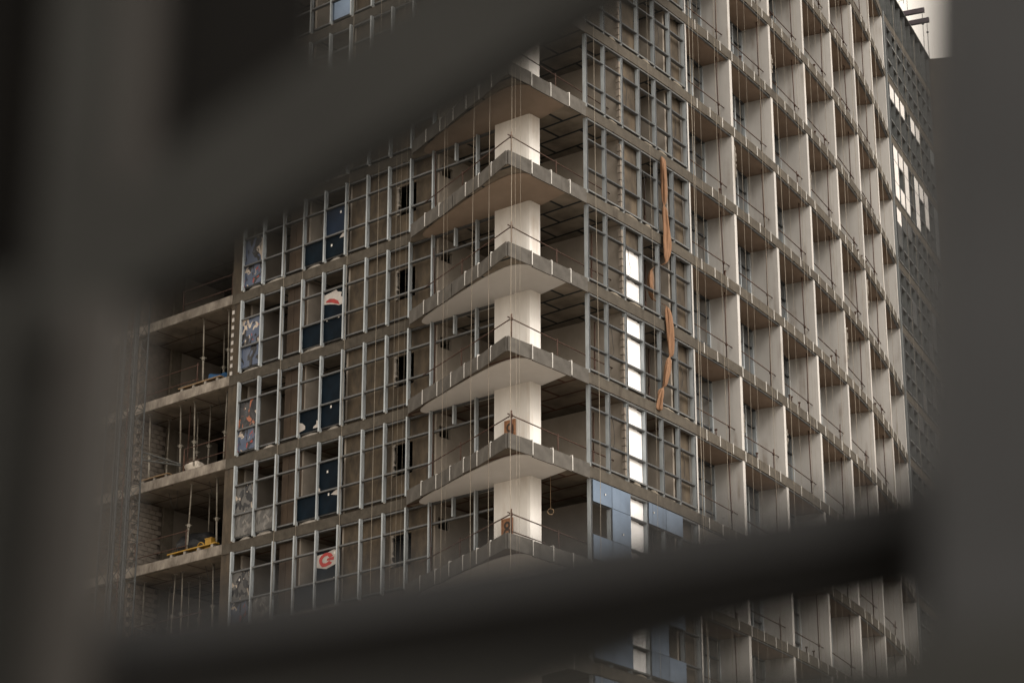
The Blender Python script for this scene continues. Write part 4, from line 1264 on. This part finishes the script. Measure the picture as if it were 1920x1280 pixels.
# ------------------------------------------------------------------ ropes
def rope(p, z0, z1, r=.011, wob=.05, label='', group='', seed=0):
    rnd = random.Random(seed)
    k = 14; dx, dy = rnd.uniform(-.12, .12), rnd.uniform(-.06, .06); ph = rnd.random() * 6
    pts = [Vector((p.x + dx * i / k + wob * .3 * math.sin(ph + i * .9), p.y + dy * i / k + wob * .3 * math.cos(ph + i * .7), z0 + (z1 - z0) * i / k)) for i in range(k + 1)]
    b = pts[0].copy()
    mb = MB().path([q - b for q in pts], r * .68, 6)
    o = link('rope', mb.mesh('rope', 'rope', True), None, b)
    return tag(o, label, 'rope', group)
ZR0, ZR1 = zf(5), zf(TOP) + 1.0
lr = [(6.50, .12, .014), (5.35, .10, .008), (3.12, .16, .012), (1.42, .20, .014), (.55, .15, .007), (.36, .15, .007), (.12, .15, .006)]
for k, (s, o, r_) in enumerate(lr):
    rope(PL(s, o), ZR0, ZR1, r_, .05, 'pale rope hanging down over the window frames left of the corner balcony' if r_ > .01 else 'very thin line hanging down over the window frames left of the corner balcony', 'thick ropes on the left facade' if r_ > .01 else 'thin lines on the left facade', k)
br_ = [((-2.40, 77.45), .014), ((-2.2, 77.2), .006), ((-1.38, 75.55), .014), ((-.80, 74.45), .012), ((-.05, 72.95), .014), ((.14, 73.25), .007), ((.24, 73.55), .007)]
for k, (p, r_) in enumerate(br_):
    rope(Vector((*p, 0)), ZR0, ZR1, r_, .07, 'pale rope hanging down past the edges of the corner balconies' if r_ > .01 else 'very thin line hanging down past the corner balconies', 'thick ropes at the corner' if r_ > .01 else 'thin lines at the corner', 20 + k)
rr = [(4.62, .16, .013), (11.28, .14, .018), (11.42, .06, .012), (8.15, .12, .007)]
for b in range(6):
    q = FINS[b]
    rr += [(q - 1.95 + .2 * (b % 2), .22, .012), (q - 1.35, .20, .006), (q + .18, .18, .014 if b % 2 else .009), (q - 2.9, .16, .007)]
for k, (s, o, r_) in enumerate(rr):
    if s > S_END: continue
    rope(PR(s, o), ZR0, ZR1, r_, .07, ('pale rope hanging down over the ' if r_ > .01 else 'very thin line hanging down over the ') + ('window frames right of the corner balcony' if s < 11.5 else bay_names[min(5, int((s - 10.97) / 3.9))] + ' loggia column past the window frames'),
         ('thick ropes ' if r_ > .01 else 'thin lines ') + ('on the right frames' if s < 11.5 else 'over the %s loggia column' % bay_names[min(5, int((s - 10.97) / 3.9))]), 50 + k)
for k, s in enumerate((1.6, 3.4, 5.6)):
    rope(PF(s, .25), ZR0, ZR1, .009, .06, 'thin rope hanging down over the far grey curtain wall', 'ropes on the far curtain wall', 90 + k)

# rope rings and a hanging hose loop in the corner room
lp = MB(); lp.path([Vector((0.10 * math.cos(t * .35), 0, .10 * math.sin(t * .35))) for t in range(19)], .012, 6)
lp.tube((0, 0, .10), (0, 0, 1.25), .007, 5)
tag(link('hanging_loop', lp.mesh('hanging_loop', 'plank', True), None, PR(3.3, -.9, zf(8) + 1.66)), 'small loop of hose hanging from the ceiling of the corner room', 'hose')

# ------------------------------------------------------------------ long orange cloth hung from the frames
cp = []
for s, o, z, r_ in ((9.06, .06, 3.10, .02), (9.08, .10, 2.95, .10), (9.08, .12, 2.5, .135), (9.12, .12, 1.8, .15), (9.14, .10, 1.35, .10), (9.12, .09, 1.15, .035), (9.14, .10, .95, .11), (9.18, .12, .3, .16), (9.20, .12, -.35, .17),
                   (9.16, .10, -.85, .11), (9.10, .06, -1.1, .03), (8.82, -.26, -1.3, .035), (8.74, -.30, -1.6, .12), (8.72, -.30, -2.1, .13), (8.84, -.28, -2.5, .07), (9.10, .06, -2.72, .03), (9.20, .10, -2.95, .12), (9.27, .12, -3.5, .15),
                   (9.30, .12, -4.1, .16), (9.28, .12, -4.5, .12), (9.20, .11, -4.66, .035), (9.12, .11, -4.84, .12), (8.98, .11, -5.35, .15), (8.86, .10, -5.75, .10), (8.80, .06, -5.90, .035), (8.72, .05, -6.05, .12), (8.62, .05, -6.4, .14), (8.54, .05, -6.75, .13), (8.53, .05, -6.82, .04)):
    cp.append((PR(s, o, zf(12) + z), r_))
# resample smoothly
def catmull(P_, k=5):
    o = []
    for i in range(len(P_) - 1):
        p0, p1, p2, p3 = P_[max(i - 1, 0)], P_[i], P_[i + 1], P_[min(i + 2, len(P_) - 1)]
        for j in range(k):
            t = j / k
            f = lambda a, b, c_, d: 0.5 * ((2 * b) + (-a + c_) * t + (2 * a - 5 * b + 4 * c_ - d) * t * t + (-a + 3 * b - 3 * c_ + d) * t ** 3)
            o.append((f(p0[0], p1[0], p2[0], p3[0]), max(.02, f(p0[1], p1[1], p2[1], p3[1]))))
    return o + [P_[-1]]
cps = catmull(cp)
cb = cps[0][0].copy()
cm = MB(); nn_ = 26
tx, ny = Vector((*TR(9), 0)), Vector((*NR(9), 0))
for i, (p, r_) in enumerate(cps):
    for k in range(nn_):
        t = 2 * math.pi * k / nn_
        rr_ = r_ * (1 + .30 * math.sin(3 * t + i * .12) + .22 * math.sin(5 * t - i * .2) + .25 * mnoise.noise(Vector((math.cos(t) * 2, math.sin(t) * 2, i * .16))))
        cm.v.append(tuple(p - cb + tx * (rr_ * math.cos(t)) + ny * (rr_ * .55 * math.sin(t))))
for i in range(len(cps) - 1):
    for k in range(nn_):
        j = (k + 1) % nn_
        cm.f.append((i * nn_ + k, i * nn_ + j, (i + 1) * nn_ + j, (i + 1) * nn_ + k)); cm.m.append(0)
tag(link('hanging_cloth', cm.mesh('hanging_cloth', 'cloth', True), None, cb), 'long twisted orange cloth hanging down over the bare window frames', 'cloth')

# ------------------------------------------------------------------ roof: suspended platform beams over the parapet
def davit(s, dz, label, L=1.55):
    base = PF(s, -.9, zf(TOP) + .003)
    root = bpy.data.objects.new('roof_davit', None); col.objects.link(root); root.location = base; WORLD[root.name] = base
    o = Vector((*FN, 0)); t = Vector((*FD, 0))
    zb = PH + .35 + dz
    link('post', MB().box((0, 0, zb / 2), t * .07, o * .07, (0, 0, zb / 2)).mesh('davit_post', 'davit'), root, base)
    link('beam', MB().box(o * (L / 2 - .05) + Vector((0, 0, zb + .12)), o * (L / 2 + .35), t * .09, (0, 0, .12)).mesh('beam', 'davit'), root, base)
    link('brace', MB().tube(o * .05 + Vector((0, 0, zb - .45)), o * .8 + Vector((0, 0, zb + .02)), .045, 6).mesh('brace', 'davit'), root, base)
    tip = o * (L + .18)
    for k in (-.07, .07):
        link('hoist_rope', MB().tube(tip + t * k + Vector((0, 0, zb)), tip + t * k + Vector((0, 0, zb - 6)), .008, 5).mesh('hoist_rope', 'cable'), root, base)
    wz_ = blob(.07, .07, .05, 1.0, .1, 10, 6)
    wz_.v = [(a + tip.x, b + tip.y, c_ + zb - .62 - dz) for a, b, c_ in wz_.v]
    link('weight', wz_.mesh('weight', 'cable', True), root, base)
    return tag(root, label, 'davit', None)
davit(5.35, .08, 'purple brown steel outrigger beam reaching over the roof edge, the higher of two')
davit(6.35, .0, 'purple brown steel outrigger beam reaching over the roof edge, the lower of two')
for k, s in enumerate((3.25, 4.05)):
    base = PF(s, -.05, zf(TOP) + PH + .07)
    o = Vector((*FN, 0))
    wmb = MB().path([Vector(), Vector((0, 0, .55)), o * .42 + Vector((0, 0, .62)), o * .42 + Vector((0, 0, -.05))], .014, 6)
    tag(link('roof_bracket', wmb.mesh('roof_bracket', 'cable'), None, base), 'thin wire bracket standing on the roof parapet beside the outrigger beams', 'bracket', 'wire brackets on the parapet')

# ------------------------------------------------------------------ dark lattice gate right in front of the photographer
YF = 1.22
def fp(px, py, y=YF):
    u, v = (px - 960) / FPX, (640 - py) / FPX
    d = Vector((u, math.cos(PITCH) - v * math.sin(PITCH), math.sin(PITCH) + v * math.cos(PITCH)))
    return d * (y / d.y) + Vector((0, 0, CZ))
gate_base = Vector((0, YF, 0))
gate = bpy.data.objects.new('lattice_gate', None); col.objects.link(gate); gate.location = gate_base; WORLD[gate.name] = gate_base
tag(gate, 'dark steel lattice gate with a slanting brace, out of focus right before the lens', 'gate')
def bar(name, quad, depth, m_, y=YF, zlo=None, zhi=None):
    """flat bar: outline in the gate's plane y, thickness depth away from the viewer"""
    f_ = [fp(px, py, y) for px, py in quad]
    mb = MB()
    mb.quadbox([f_[0], f_[1], f_[1] + Vector((0, depth, 0)), f_[0] + Vector((0, depth, 0)), f_[3], f_[2], f_[2] + Vector((0, depth, 0)), f_[3] + Vector((0, depth, 0))])
    return link(name, centred(mb, gate_base).mesh(name, m_), gate, gate_base)
# outlines run: lower left, lower right, upper right, upper left
bar('brace', [(60, 668), (1300, -118), (1180, -318), (60, 468)], .055, 'dark_paint')
bar('rail', [(80, 1258), (1830, 958), (1830, 874), (80, 1174)], .06, 'grey_paint', YF + .012)
bar('rail_shade_strip', [(80, 1388), (1770, 1080), (1770, 967), (80, 1259)], .05, 'black_paint_and_shade', YF + .016)  # black front-facing strip, painted shade for the rail's underside
def upright(name, x0, x1, z0, z1, y, depth, m_):
    mb = MB().box(((x0 + x1) / 2, y + depth / 2, (z0 + z1) / 2), ((x1 - x0) / 2, 0, 0), (0, depth / 2, 0), (0, 0, (z1 - z0) / 2))
    return link(name, centred(mb, gate_base).mesh(name, m_), gate, gate_base)
xat = lambda px, py, y: fp(px, py, y).x
bar('post', [(1700, 3300), (2180, 3300), (2180, -900), (1785, -900)], .07, 'grey_paint', YF - .03)
bar('post', [(-150, 3300), (-45, 3300), (238, 560), (130, 560)], .05, 'brown_paint', YF - .02)
upright('back_plate', xat(-300, 640, YF + .01), xat(124, 900, YF + .01), 0, fp(0, 505, YF).z, YF + .01, .03, 'dark_paint')
bar('lower_rail', [(-700, 1700), (2300, 1800), (2300, 1122), (-700, 1440)], .03, 'dark_paint', .92)
upright('stile', xat(80, 200, YF), xat(205, 200, YF), fp(0, 560, YF).z, 4.2, YF + .004, .04, 'dark_paint')
upright('stile', xat(205, 200, YF) + .001, xat(275, 200, YF), fp(0, 560, YF).z, 4.2, YF + .012, .04, 'brown_paint')
upright('dark_panel', xat(270, 200, YF + .06), xat(600, 60, YF + .06), fp(0, 420, YF + .06).z, 4.2, YF + .06, .02, 'black_paint_and_shade')
upright('dark_panel', xat(-300, 200, YF + .05), xat(82, 200, YF + .05), fp(0, 520, YF + .05).z, 4.2, YF + .05, .02, 'black_paint_and_shade')
